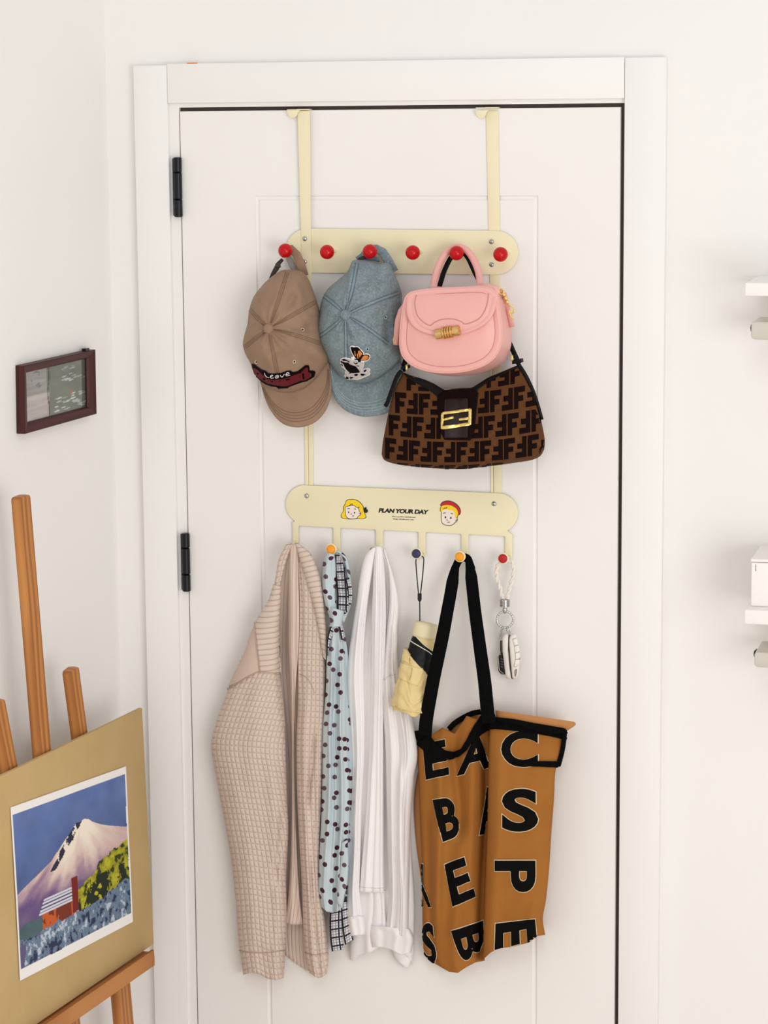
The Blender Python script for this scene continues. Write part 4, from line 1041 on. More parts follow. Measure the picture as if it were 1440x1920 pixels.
# dark leather rim at the mouth, centre panel, tab and buckle
decal('mouth_trim', [c2(*q) for q in [(270, 1118), (420, 1167), (500, 1202), (575, 1248), (780, 1230), (900, 1155), (1135, 1058), (1130, 1075), (920, 1172), (830, 1240), (800, 1320), (560, 1330), (470, 1255), (380, 1205), (290, 1150)]], st, BLKL, sbody, off=0.0016, step=5, thick=0.002)
decal('centre_panel', [c2(*q) for q in [(520, 1290), (560, 1255), (800, 1240), (830, 1270), (815, 1400), (800, 1560), (770, 1625), (575, 1620), (545, 1560), (525, 1420)]], st, FDK, sbody, off=0.0018, step=5, thick=0.002)
tabp = decal('closure_tab', [c2(*q) for q in [(578, 1315), (752, 1308), (757, 1480), (752, 1605), (575, 1610), (572, 1460)]], st, DBRL, sbody, off=0.0034, step=5, thick=0.003)
tt_ = bvh(tabp, sbody)
decal('buckle', [[c2(*q) for q in [(552, 1424), (570, 1414), (768, 1385), (782, 1390), (780, 1508), (770, 1514), (566, 1545), (549, 1540)]], [c2(*q) for q in [(572, 1434), (568, 1518), (755, 1492), (760, 1408)]]], tt_, GOLDB, tabp, off=0.0040, step=6, thick=0.003)
decal('buckle_bar', [c2(*q) for q in [(564, 1466), (640, 1444), (644, 1462), (566, 1482)]], tt_, GOLDB, tabp, off=0.0040, step=6, thick=0.003)
decal('buckle_bar', [c2(*q) for q in [(682, 1462), (764, 1450), (764, 1470), (682, 1480)]], tt_, GOLDB, tabp, off=0.0040, step=6, thick=0.003)
# strap up to the knob and hanging strap ends
for pts, ws in (([(262, 1105), (272, 1050), (330, 900), (430, 700), (530, 480), (565, 370), (608, 275), (655, 205)], .010), ([(1140, 1048), (1110, 1000), (1020, 800), (900, 560), (800, 360), (745, 245), (700, 205)], .010)):
    q = curve([c2(*z) for z in pts], 26)
    ribbon('shoulder_strap', [P(x, y, 0.032) for x, y in q], ws * 0.9, 0.003, BLKL, sb)
for pts in ([(250, 1100), (215, 1150), (175, 1255), (145, 1340), (128, 1366)], [(1092, 955), (1125, 1045), (1178, 1130), (1235, 1250), (1275, 1370), (1302, 1468)]):
    q = curve([c2(*z) for z in pts], 20); ribbon('strap_end', [P(x, y, 0.064) for x, y in q], .0075, 0.003, BLKL, sb)
for (a, b) in (((244, 1062), (300, 1095)), ((1078, 1012), (1152, 1052))):
    plate('strap_loop', [c2(a[0], b[1]), c2(a[0], a[1] + 12), c2(b[0] - 6, a[1]), c2(b[0], b[1] - 12)], 0.050, 0.068, BLKL, sb, bev=.002)
for (x, y) in ((290, 1070), (1080, 1000)):
    p = P(*c2(x, y), .066); lathe('strap_ring', p - Vector((0, 0, .006)), (0, 0, 1), [(0, .0014), (.001, .0024), (.009, .0024), (.010, .0014)], GOLDB, sb, n=14)

# ------------------------------------------------------------------ hanging clothes
DOFF = 0.0
def drape(name, Lp, Rp, mat_, parent, d0, th, folds=(), nr=90, nc=48, hem=None, top=None, ripple=0.0, seed=0, back=None, uvw=None, edge=0.35, wob=0.0):
    """a hanging slab of cloth between the outlines Lp and Rp (photograph positions), its back d0 before the door
    and th thick in the middle; folds = (s, width, height[, t0, t1, s1]) ridges along the fall of the cloth"""
    rng = np.random.RandomState(seed); ph = rng.uniform(0, 6.28, 10)
    L, R = curve(Lp, nr), curve(Rp, nr)
    d0 = [q + DOFF for q in d0] if hasattr(d0, '__len__') else d0 + DOFF
    d0f = (lambda t: d0) if not hasattr(d0, '__len__') else (lambda t: float(np.interp(t, np.linspace(0, 1, len(d0)), d0)))
    thf = (lambda t: th) if not hasattr(th, '__len__') else (lambda t: float(np.interp(t, np.linspace(0, 1, len(th)), th)))
    loops = []; uvs = []; len_t = 0.0
    for i in range(nr):
        t = i / (nr - 1); fr_ = []; bk_ = []; uf = []
        if i: len_t += np.linalg.norm((L[i] + R[i]) / 2 - (L[i - 1] + R[i - 1]) / 2) / 1000
        wpx = np.linalg.norm(R[i] - L[i])
        for j in range(nc):
            s = j / (nc - 1); q = L[i] * (1 - s) + R[i] * s
            dy = 0.0
            if hem is not None: dy += float(np.interp(s, np.linspace(0, 1, len(hem)), hem)) * t ** 6
            if top is not None: dy += float(np.interp(s, np.linspace(0, 1, len(top)), top)) * (1 - t) ** 6
            b = max(0.0, 1 - abs(2 * s - 1) ** 2.4) ** edge
            d = d0f(t) + thf(t) * b
            for fd in folds:
                sc, wd_, am = fd[:3]; t0, t1 = (fd[3], fd[4]) if len(fd) > 4 else (0, 1); s1 = fd[5] if len(fd) > 5 else sc
                if t < t0 or t > t1: continue
                u = (t - t0) / (t1 - t0); cc = sc + (s1 - sc) * u + 0.012 * math.sin(u * 7 + ph[1] + sc * 20)
                win = min(1, u * 6, (1 - u) * 6 if t1 < 1 else 1)
                d += am * math.exp(-((s - cc) / wd_) ** 2) * win
            if ripple:
                x = s * wpx / 1000; y = len_t
                d += ripple * (math.sin(x * 160 + y * 12 + ph[2] + 2 * math.sin(y * 9 + ph[3])) * .5 + math.sin(x * 70 - y * 23 + ph[4]) * .5 + math.sin(y * 55 + x * 60 + ph[5] + 2 * math.sin(x * 40)) * .35) * b
            if wob: q = q + np.array([wob * math.sin(t * 23 + ph[6]) * (s - .5), 0])
            fr_.append(P(q[0], q[1] + dy, d)); bk_.append(P(q[0], q[1] + dy, max((d0f(t) if back is None else back) - 0.0015 - 0.002 * b, 0.003))); uf.append((s * (uvw or wpx / 1000), len_t))
        loops.append(fr_ + bk_[::-1]); uvs += uf + uf[::-1]
    n = 2 * nc; v = [p for l in loops for p in l]; f = grid_faces(nr, n, True)
    for r0 in (0, (nr - 1) * n):
        for j in range(nc - 1): f.append((r0 + j, r0 + j + 1, r0 + n - 2 - j, r0 + n - 1 - j))
    return obj(name, v, f, mat_, parent, uvs=uvs)

def quilt(name, color, cu, cv, strength=0.9, dist=0.0025, lines=0.0):
    """cloth with raised squares: cu, cv cell sizes in metres (0 = no line that way)"""
    k = NT(name, 0.9, 0.15); uv, u, v = k.uv(); h = None
    for c, a in ((cu, u), (cv, v)):
        if not c: continue
        x = k.math('ABSOLUTE', k.math('SINE', k.math('MULTIPLY', a, math.pi / c))); x = k.math('POWER', x, 0.45)
        h = x if h is None else k.math('MULTIPLY', h, x)
    nz = k.noise(uv, 700, 3); hh = k.math('ADD', k.math('MULTIPLY', h, 0.85), k.math('MULTIPLY', nz, 0.25))
    big = k.noise(uv, 14, 4)
    c = k.mix(big, tuple(q * .93 for q in color), tuple(min(1, q * 1.06) for q in color))
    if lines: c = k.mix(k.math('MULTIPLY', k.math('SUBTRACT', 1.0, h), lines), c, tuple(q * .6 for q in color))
    k.color(c); k.bump(hh, strength, dist); k.b.inputs['Sheen Weight'].default_value = 0.1
    return k.m
BE = srgb(220, 199, 185)
QUI = quilt('beige_quilted_jersey', BE, 0.0084, 0.0108, 0.9, 0.0026, 0.20)
RIB = quilt('beige_ribbed_jersey', BE, 0, 0.0100, 0.9, 0.0028, 0.25)
RIBV = quilt('beige_fine_rib', BE, 0.0075, 0, 0.8, 0.0022, 0.2)
BEP = fabric('beige_plain_jersey', srgb(212, 188, 172), 0.05, 20, 0.3, 1200)
BET = mat('beige_thread', srgb(186, 160, 144), 0.9); BEW = mat('cream_edge_tape', srgb(232, 218, 200), 0.8)

jk = empty('jacket', P(520, 1832, 0.02), 'beige quilted jacket hanging at the left end of the lower rail', 'jacket')
# back of the garment seen between the fronts
body = drape('jacket_body', [(541, 1022), (530, 1060), (524, 1150), (522, 1260), (535, 1450), (534, 1600), (531, 1733), (534, 1790)], [(562, 1022), (572, 1060), (590, 1150), (602, 1260), (604, 1450), (598, 1600), (590, 1733), (588, 1800)], RIBV, jk, 0.004, 0.004, hem=[0, 8, 16, 22, 20], ripple=0.001, seed=1)
# left sleeve with its shoulder
slL = drape('sleeve', [(536, 1021), (522, 1050), (516, 1085), (507, 1122), (482, 1163), (457, 1226), (430, 1288), (404, 1358), (396, 1398), (404, 1450), (419, 1530), (432, 1602), (441, 1680), (447, 1760), (456, 1828)],
    [(548, 1019), (535, 1060), (526, 1100), (523, 1150), (522, 1200), (524, 1258), (530, 1310), (535, 1370), (537, 1430), (539, 1500), (541, 1560), (537, 1640), (538, 1720), (535, 1780), (532, 1830)], QUI, jk, [0.056, 0.040, 0.028, 0.024, 0.022, 0.022, 0.022, 0.022], [0.010, 0.022, 0.040, 0.050, 0.050, 0.050, 0.048, 0.046],
    [(.82, .10, .006, .45, 1.0), (.90, .05, -.012, .62, .80, .80), (.55, .18, .006, .30, .60), (.25, .12, .004, .5, 1.0, .35), (.97, .05, -.006, .0, .45), (.5, .3, -.004, .93, 1.0)], hem=[0, -5, -3, 6, 8, 4], ripple=0.0012, seed=2, nc=60, nr=150)
# centre front strip with the button placket
drape('button_placket', [(542, 1020), (541, 1080), (541, 1150), (541, 1220), (545, 1300), (547, 1400), (547, 1500), (545, 1600), (540, 1680), (533, 1730)], [(559, 1018), (560, 1080), (562, 1150), (560, 1220), (554, 1300), (551, 1400), (553, 1500), (557, 1600), (562, 1680), (569, 1731)], RIBV, jk, [0.052, 0.036, 0.030, 0.026, 0.024, 0.022, 0.022, 0.022], [0.010, 0.014, 0.014, 0.014, 0.014, 0.014, 0.012, 0.010],
    [(.35, .18, .004), (.8, .12, -.003)], hem=[0, 3, 3, 2], seed=3, nc=24, nr=110)
# right front and sleeve
slR = drape('sleeve', [(556, 1030), (560, 1090), (561, 1160), (558, 1240), (558, 1320), (555, 1400), (557, 1500), (561, 1580), (566, 1660), (568, 1730), (572, 1790), (580, 1824)],
    [(575, 1036), (590, 1090), (602, 1160), (610, 1240), (610, 1310), (607, 1400), (604, 1500), (600, 1590), (600, 1660), (610, 1730), (616, 1790), (613, 1828)], QUI, jk, [0.044, 0.028, 0.024, 0.022, 0.022, 0.022], [0.010, 0.020, 0.032, 0.036, 0.036, 0.034],
    [(.30, .10, .006, .30, 1.0, .35), (.70, .08, -.010, .42, .62, .40), (.85, .10, .006, .45, .95), (.5, .06, -.005, .70, 1.0, .62), (.12, .05, -.006, .0, .35)], hem=[0, 5, 8, 5, -2], ripple=0.0014, seed=4, nc=44, nr=130)
# shawl collar: ribbed facing left, ribbed roll right with a pale edge tape
t_l, t_r = bvh(slL), bvh(slR)
yk = decal('collar_facing', [(516, 1095), (507, 1125), (485, 1160), (480, 1172), (484, 1215), (488, 1258), (527, 1262), (524, 1215), (520, 1180), (522, 1140), (526, 1100)], t_l, RIB, jk, off=0.0035, step=4, thick=0.004, uvs=None)
def add_uv(o, rot=0.0):
    """cloth coordinates in metres for a piece lying in the hanging plane"""
    me = o.data; ul = me.uv_layers.new(name='UVMap'); c, s = math.cos(rot), math.sin(rot)
    for l in me.loops:
        p = me.vertices[l.vertex_index].co; ul.data[l.index].uv = (p.x * c + p.z * s, -p.x * s + p.z * c)
add_uv(yk, 0.12)
sh_l = decal('shoulder_yoke', [(480, 1168), (456, 1228), (429, 1290), (446, 1281), (466, 1268), (488, 1259), (484, 1215)], t_l, BEP, jk, off=0.0022, step=4, thick=0.003)
stitch('shoulder_seam', [(427, 1293), (446, 1282), (468, 1268), (490, 1259), (527, 1262)], t_l, BET, jk, r=.0008, off=0.003)
stitch('collar_seam', [(481, 1168), (484, 1215), (489, 1260)], t_l, BET, jk, r=.0008, off=0.0048)
col = drape('collar_roll', [(552, 1018), (562, 1050), (574, 1090), (586, 1130), (595, 1170), (601, 1205), (606, 1232)], [(560, 1019), (584, 1040), (599, 1078), (606, 1120), (611, 1170), (613, 1210), (611, 1238)], RIB, jk, [0.054, 0.048, 0.046, 0.044, 0.042], [0.012, 0.020, 0.018, 0.014, 0.008], seed=5, nc=24, nr=60)
add = None
tc_ = bvh(col)
stitch('collar_edge', [(562, 1062), (576, 1110), (588, 1150), (597, 1190), (603, 1225), (607, 1236)], tc_, BEW, jk, r=.0013, off=0.001)
stitch('front_seam', [(556, 1262), (572, 1268), (582, 1280), (590, 1300)], t_r, BET, jk, r=.0007)
stitch('cuff_seam', [(449, 1782), (470, 1786), (500, 1786), (533, 1782)], t_l, BET, jk, r=.0010)
stitch('cuff_seam', [(572, 1786), (590, 1790), (614, 1786)], t_r, BET, jk, r=.0010)

# ---- scarf
def scarfmat():
    k = NT('pale_blue_dotted_chiffon', 0.7, 0.3); uv, u, v = k.uv()
    vo = k.n('ShaderNodeTexVoronoi'); vo.voronoi_dimensions = '2D'; vo.inputs['Scale'].default_value = 50; vo.inputs['Randomness'].default_value = 0.7; k.nt.links.new(uv, vo.inputs['Vector'])
    dt = k.math('LESS_THAN', vo.outputs['Distance'], 0.22)
    rn = k.math('GREATER_THAN', vo.outputs['Color'], 0.42)
    dot = k.mix(rn, srgb(96, 74, 86), srgb(66, 30, 44))
    k.color(k.mix(dt, k.mix(k.noise(uv, 18, 3), srgb(180, 195, 200), srgb(208, 217, 220)), dot)); k.bump(k.noise(uv, 60, 3), 0.15, 0.002)
    return k.m
def checkmat():
    k = NT('black_white_checked_cotton', 0.85, 0.2); uv, u, v = k.uv()
    def ln(a, c, w): return k.math('LESS_THAN', k.math('FRACT', k.math('MULTIPLY', a, 1 / c)), w)
    a = k.math('MAXIMUM', ln(u, .0052, .28), ln(v, .0052, .28)); b = k.math('MAXIMUM', ln(u, .0156, .2), ln(v, .0156, .2))
    k.color(k.mix(k.math('MAXIMUM', k.math('MULTIPLY', a, .6), b), srgb(222, 220, 224), srgb(44, 42, 52))); k.bump(k.noise(uv, 300, 2), 0.2, 0.001)
    return k.m
SCF, CHK = scarfmat(), checkmat()
sf = empty('scarf', P(630, 1785, 0.03), 'pale blue polka-dot scarf with a checked lining, knotted on the orange knob', 'scarf')
DOFF = 0.018
drape('loop_strand', [(616, 1036), (607, 1048), (603, 1085), (605, 1115), (611, 1140), (620, 1162)], [(628, 1040), (632, 1060), (631, 1090), (630, 1115), (632, 1140), (636, 1162)], SCF, sf, [.020, .022, .026, .028], [.010, .018, .018, .014], [(.3, .12, .004), (.7, .1, -.003)], nr=50, nc=28, seed=6)
drape('loop_strand', [(626, 1034), (640, 1042), (647, 1065), (650, 1090), (648, 1120), (640, 1160)], [(640, 1033), (652, 1048), (657, 1075), (660, 1105), (658, 1135), (645, 1168)], SCF, sf, [.016, .016, .018, .022], [.008, .014, .014, .012], nr=50, nc=20, seed=7)
drape('lining_fold', [(628, 1040), (628, 1062), (630, 1090), (632, 1115), (632, 1140), (634, 1152)], [(636, 1040), (646, 1062), (650, 1090), (654, 1115), (656, 1138), (648, 1152)], CHK, sf, [.022, .024, .026, .028], [.008, .014, .016, .010], [(.35, .10, .005), (.6, .08, -.004), (.8, .08, .005)], nr=50, nc=30, seed=8)
drape('lining_fold', [(646, 1085), (650, 1100), (651, 1125), (646, 1148)], [(655, 1083), (660, 1105), (659, 1130), (650, 1150)], CHK, sf, .030, .008, nr=30, nc=14, seed=9)
drape('knot', [(618, 1138), (616, 1150), (619, 1164), (617, 1175)], [(646, 1146), (645, 1155), (642, 1166), (641, 1175)], SCF, sf, .030, .026, [(.3, .15, .003)], nr=26, nc=24, seed=10)
drape('tail', [(622, 1172), (614, 1230), (612, 1300), (608, 1400), (606, 1500), (604, 1600), (606, 1690)], [(645, 1178), (653, 1230), (657, 1300), (663, 1380), (663, 1450), (660, 1560), (652, 1680)], SCF, sf, [.012, .014, .014, .014], [.010, .012, .014, .012], [(.75, .08, .006), (.9, .05, -.004)], nr=90, nc=36, seed=11)
drape('tail', [(620, 1172), (613, 1225), (611, 1290), (605, 1370), (604, 1450), (602, 1530), (598, 1610), (596, 1670), (602, 1700)], [(638, 1174), (645, 1225), (648, 1290), (650, 1370), (655, 1450), (656, 1530), (650, 1610), (649, 1660), (643, 1697)], SCF, sf, [.026, .026, .026, .024], [.014, .018, .020, .016], [(.30, .07, .007, 0, 1, .22), (.55, .06, -.008, 0, 1, .60), (.75, .07, .008, 0, 1, .72), (.45, .05, -.005, .1, .9, .40)], hem=[0, 10, 13, 12, 3], nr=120, nc=50, seed=12)
drape('tail_strand', [(640, 1580), (638, 1620), (634, 1660), (631, 1690)], [(652, 1575), (653, 1620), (650, 1660), (640, 1702)], SCF, sf, .046, .006, nr=30, nc=16, seed=13)
drape('lining_hem', [(619, 1695), (618, 1730), (619, 1760), (622, 1784)], [(640, 1692), (641, 1730), (643, 1760), (646, 1780)], CHK, sf, .020, .010, [(.6, .1, .003)], nr=24, nc=20, seed=14)
drape('lining_hem', [(638, 1690), (640, 1720), (643, 1750), (647, 1772)], [(650, 1688), (655, 1720), (658, 1745), (663, 1762)], CHK, sf, .016, .008, nr=24, nc=16, seed=15)
drape('lining_edge', [(626, 1165), (618, 1178), (613, 1200), (612, 1228)], [(632, 1170), (626, 1182), (619, 1205), (614, 1230)], CHK, sf, .040, .006, nr=20, nc=10, seed=16)
drape('lining_edge', [(631, 1168), (635, 1176), (638, 1190), (640, 1200)], [(640, 1166), (643, 1176), (645, 1190), (644, 1200)], CHK, sf, .040, .006, nr=20, nc=10, seed=17)

DOFF = 0.0
# ---- white shirt
WSH = fabric('white_cotton_gauze', srgb(238, 233, 232), 0.015, 16, 0.35, 500); WSM = fabric('white_cotton_smooth', srgb(242, 238, 238), 0.01, 16, 0.15, 900)
WTH = mat('white_thread', srgb(214, 206, 204), 0.9)
ws = empty('shirt', P(715, 1808, 0.02), 'white long-sleeved shirt hanging between the scarf and the umbrella', 'shirt')
bodyW = drape('shirt_body', [(700, 1030), (688, 1060), (682, 1120), (676, 1200), (668, 1300), (664, 1400), (664, 1500), (663, 1600), (660, 1700), (655, 1765), (656, 1800)], [(716, 1028), (732, 1060), (744, 1110), (745, 1180), (743, 1230), (752, 1290), (762, 1400), (768, 1500), (772, 1600), (778, 1700), (774, 1806)], WSH, ws, [.012, .010, .008, .008], [.012, .020, .024, .022], [(.3, .06, .006), (.5, .06, -.008), (.7, .05, .007)], hem=[0, -10, -16, -30, -38, -20, 0], ripple=.0014, seed=20, nc=60, nr=120)
drape('sleeve', [(699, 1026), (685, 1042), (675, 1080), (668, 1130), (660, 1180), (652, 1240), (650, 1290), (655, 1350), (659, 1420), (658, 1500), (655, 1600), (650, 1670), (649, 1722)], [(706, 1026), (700, 1060), (694, 1100), (688, 1150), (684, 1210), (683, 1270), (685, 1340), (684, 1420), (680, 1500), (677, 1600), (676, 1670), (682, 1722)], WSM, ws, [.050, .028, .022, .020, .018, .018], [.010, .018, .026, .030, .030, .030], [(.45, .12, .006, .1, 1), (.75, .08, -.006, .05, 1), (.2, .1, -.004, .4, .9)], ripple=.0012, seed=21, nc=40, nr=110)
slW = drape('sleeve', [(718, 1030), (728, 1070), (730, 1130), (722, 1200), (715, 1280), (718, 1360), (722, 1440), (724, 1520), (726, 1600), (728, 1680), (722, 1740)], [(722, 1027), (741, 1090), (748, 1135), (745, 1185), (748, 1255), (768, 1325), (783, 1408), (776, 1460), (770, 1540), (768, 1640), (766, 1752)], WSH, ws, [.046, .026, .020, .018, .018], [.010, .020, .030, .034, .032], [(.25, .08, .007, .1, 1, .2), (.45, .06, -.008, .15, 1, .40), (.62, .06, .007, .2, .9, .7), (.85, .05, -.006, .35, .7, .6), (.5, .05, .006, .55, 1, .65)], hem=[0, 6, 2, 8, 6], ripple=.0022, seed=22, nc=56, nr=130)
pl_ = drape('placket', [(703, 1024), (700, 1080), (698, 1150), (696, 1250), (694, 1350), (690, 1450), (684, 1550), (678, 1620), (674, 1672)], [(717, 1025), (722, 1080), (724, 1150), (722, 1250), (719, 1350), (719, 1450), (719, 1550), (719, 1620), (720, 1673)], WSM, ws, [.054, .040, .038, .036, .036, .036], [.010, .012, .012, .012, .012, .010], [(.25, .08, .005), (.5, .06, -.005), (.75, .07, .004, 0, 1, .9), (.4, .04, .004, 0, .7, .3)], hem=[0, 1, 1, 2], ripple=.0006, seed=23, nc=40, nr=110)
drape('cuff', [(650, 1718), (654, 1745), (657, 1755)], [(683, 1718), (686, 1742), (685, 1752)], WSM, ws, .020, .034, [(.5, .2, -.004)], nr=16, nc=24, seed=24)
drape('front_hem', [(698, 1670), (699, 1700), (696, 1735)], [(722, 1670), (723, 1705), (726, 1738)], WSH, ws, .024, .016, [(.6, .12, -.005)], hem=[0, 4, 6, 2], nr=24, nc=24, seed=25)
drape('shirt_tail', [(660, 1760), (658, 1780), (660, 1802)], [(700, 1762), (698, 1775), (690, 1788)], WSM, ws, .012, .010, hem=[0, -4, -6], nr=16, nc=24, seed=26)
drape('cuff', [(694, 1735), (692, 1755), (696, 1776)], [(770, 1742), (776, 1760), (772, 1782)], WSH, ws, .018, .034, [(.3, .1, -.005), (.6, .1, .006), (.85, .08, -.005)], hem=[0, -2, 2, 10, 4], ripple=.0015, nr=22, nc=44, seed=27)
drape('shirt_tail', [(735, 1770), (738, 1790), (745, 1802)], [(776, 1768), (775, 1788), (768, 1808)], WSM, ws, .010, .014, hem=[0, 4, 8, 4], nr=16, nc=22, seed=28)
tw = bvh(pl_); stitch('hem_stitch', [(675, 1663), (700, 1665), (719, 1665)], tw, WTH, pl_, r=.0005)
tw2 = bvh(slW); stitch('shoulder_seam', [(708 + 12, 1276), (728, 1268), (742, 1264)], tw2, WTH, slW, r=.0007)

# ------------------------------------------------------------------ folding umbrella
CRM = mat('cream_nylon', srgb(226, 202, 142), 0.5, noise=0.06, nscale=30, bump=0.9, bscale=75, spec=0.4)
CRMD = mat('cream_plastic', srgb(232, 218, 178), 0.45, noise=0.02); BNY = mat('black_nylon', srgb(10, 10, 12), 0.4, noise=0.1, spec=0.2); CORD = mat('black_cord', srgb(26, 25, 28), 0.7); OLV = mat('pale_edge_tape', srgb(240, 234, 214), 0.6)
def c9(x, y): return (730 + x / 9.6, 1150 + y / 9.6)
um = empty('umbrella', P(765, 1338, 0.04), 'cream folding umbrella hanging by a black cord from the navy knob', 'umbrella')
UA, UB = P(*c9(668, 170), 0.044), P(*c9(330, 1780), 0.070)
uax = (UB - UA); UL = uax.length; uax.normalize()
ue1 = Vector((0, -1, 0)); ue1 = (ue1 - uax * ue1.dot(uax)).normalized(); ue2 = uax.cross(ue1)
def ubody(h0, h1, r0, r1, name, m, parent, fold=0.0, nr=30, seed=0, slant=0.0, flat=0.82, nfold=7):
    ph = np.random.RandomState(seed).uniform(0, 6.28, 6); loops = []
    for i in range(nr):
        t = i / (nr - 1); r = r0 + (r1 - r0) * t; lp = []
        if i in (0, nr - 1): r *= 0.97
        for k_ in range(48):
            w = 2 * math.pi * k_ / 48; h = h0 + (h1 - h0) * t
            h += slant * math.cos(w + 1.57) * (1 - t) + fold * 1.5 * math.sin(w * 3 + ph[0]) * math.sin(math.pi * t)
            rr = r * (1 + fold * 10 * (math.sin(w * nfold + t * 5 + ph[1]) * .35 + math.sin(t * 38 + w * 2 + ph[2]) * .4 * t * t + math.sin(t * 17 - w * 3 + ph[3]) * .3))
            lp.append(UA + uax * h + ue1 * (math.cos(w) * rr * flat) + ue2 * (math.sin(w) * rr))
        loops.append(lp)
    return loft(name, loops, m, parent)
ubody(0, UL * .165, 0.0205, 0.0225, 'handle', CRMD, um, nr=6, flat=.95)
BLN = ubody(UL * .15, UL * .56, 0.0195, 0.0300, 'black_lining', BNY, um, fold=.004, seed=1)
cn = ubody(UL * .43, UL * .97, 0.0300, 0.0315, 'folded_canopy', CRM, um, fold=.0115, seed=2, slant=0.020, nr=44)
ubody(UL * .955, UL * 1.0, 0.0295, 0.0240, 'canopy_end', CRM, um, fold=.005, seed=3, nr=8)
ut = bvh(cn)
u2 = bvh(BLN)
decal('cream_fold', [c9(*q) for q in [(480, 405), (560, 430), (700, 460), (820, 480), (830, 690), (760, 680), (620, 570), (530, 470)]], u2, CRM, um, off=.002, step=4, thick=.002, drop=True)
stitch('edge_tape', [c9(*q) for q in [(362, 478), (450, 540), (600, 630), (700, 690), (785, 765)]], u2, OLV, um, r=.0009, off=.0008)
stitch('edge_tape', [c9(*q) for q in [(478, 405), (560, 500), (650, 590), (780, 690)]], u2, OLV, um, r=.0007, off=.0025)
decal('closure_strap', [c9(*q) for q in [(225, 895), (340, 930), (470, 965), (590, 1000), (620, 1040), (560, 1200), (500, 1310), (380, 1260), (180, 1165), (190, 1000)]], ut, CRM, um, off=.0022, step=4, thick=.0024, drop=True)
stitch('strap_stitching', [c9(*q) for q in [(415, 975), (400, 1080), (380, 1200)]], ut, mat('ochre_thread', srgb(190, 160, 100), .8), um, r=.0005, off=.003)
decal('velcro_tab', [c9(*q) for q in [(250, 640), (380, 690), (365, 910), (300, 880), (240, 840)]], ut, CRM, um, off=.002, step=4, thick=.002)
# wrist cord with slider
kn = LOK[3]
def cu_(x, y): return c3(x, y)
top = P(*c3(822, 470), .024)
lp = [(805, 485), (808, 540), (814, 610), (820, 672)]; rp_ = [(848, 478), (845, 540), (838, 610), (830, 672)]
tube('cord', [P(*c3(x, y), .030) for x, y in curve([(820, 672), (813, 600), (808, 540), (806, 492), (815, 470), (835, 468), (848, 482), (845, 540), (838, 610), (831, 672)], 50)], 0.0011, CORD, um, n=8)
lathe('cord_slider', P(*c3(826, 670), .030), P(*c3(826, 712), .031) - P(*c3(826, 670), .030), [(0, .0030), (.0005, .0038), (.0110, .0038), (.0145, .0022)], CORD, um, n=14)
tube('cord', [P(*c3(826, 708), .031), P(*c3(827, 770), .036), P(*c9(548, 172), .040)], 0.0011, CORD, um, n=8)

# ------------------------------------------------------------------ tote bag
def c7(x, y): return (740 + x / 3.5556, 1320 + y / 3.5556)
k = NT('caramel_canvas', 0.85, 0.2); _v = k.objc()
k.color(k.mix(k.noise(_v, 14, 5), srgb(150, 92, 36), srgb(170, 112, 50))); k.bump(k.noise(_v, 900, 2), .35, .001); CARA = k.m
k = NT('caramel_canvas_inside', 0.85, 0.2); k.color(k.mix(k.noise(k.objc(), 14, 5), srgb(176, 118, 66), srgb(198, 142, 90))); CARI = k.m
BWB = fabric('black_webbing', srgb(8, 8, 8), 0.2, 60, 0.5, 1200); BPR = mat('black_ink_print', srgb(7, 7, 7), 0.8, spec=0.1); OUT = mat('cream_ink_outline', srgb(214, 190, 150), 0.75)
tb = empty('tote_bag', P(850, 1822, 0.04), 'caramel canvas tote bag printed with large black letters', 'tote bag')
# left (front) half with folds, right half folded proud over it
tl = drape('panel', [c7(*q) for q in [(160, 250), (152, 330), (160, 520), (168, 760), (178, 1000), (184, 1250), (186, 1480), (196, 1660), (240, 1715)]], [c7(*q) for q in [(640, 120), (640, 200), (640, 400), (636, 600), (630, 850), (620, 1100), (612, 1350), (604, 1560), (600, 1712)]], CARA, tb,
    [.018, .018, .018, .018], [.020, .040, .052, .052, .040], [(.30, .08, .012, 0, .9, .22), (.50, .07, -.012, 0, .5, .58), (.78, .08, .010, 0, .8, .70), (.92, .06, -.016, 0, 1), (.10, .05, -.008, .3, 1, .14), (.62, .10, .008, .4, 1, .5)], hem=[0, 35 / 3.556, 70 / 3.556, 80 / 3.556, 40 / 3.556, 10 / 3.556, 0], top=[0, -6, -14, 4, -24, -10, 0], ripple=.0012, seed=31, nc=64, nr=110)
tr_ = drape('panel', [c7(*q) for q in [(640, 95), (632, 200), (626, 400), (622, 640), (616, 860), (606, 1100), (598, 1350), (592, 1560), (586, 1708)]], [c7(*q) for q in [(1140, 160), (1122, 330), (1074, 440), (1062, 640), (1045, 860), (1030, 1100), (1010, 1300), (988, 1430), (1004, 1540)]], CARA, tb,
    [.046, .050, .052, .052, .050], [.020, .036, .042, .040, .034], [(.15, .10, .006), (.90, .08, -.004, .1, .9), (.8, .1, .006, .8, 1)], hem=[0, -8, -10, -6, -2, 0, 2, -4, 0], ripple=.0008, seed=32, nc=60, nr=110, edge=.22, back=.020)
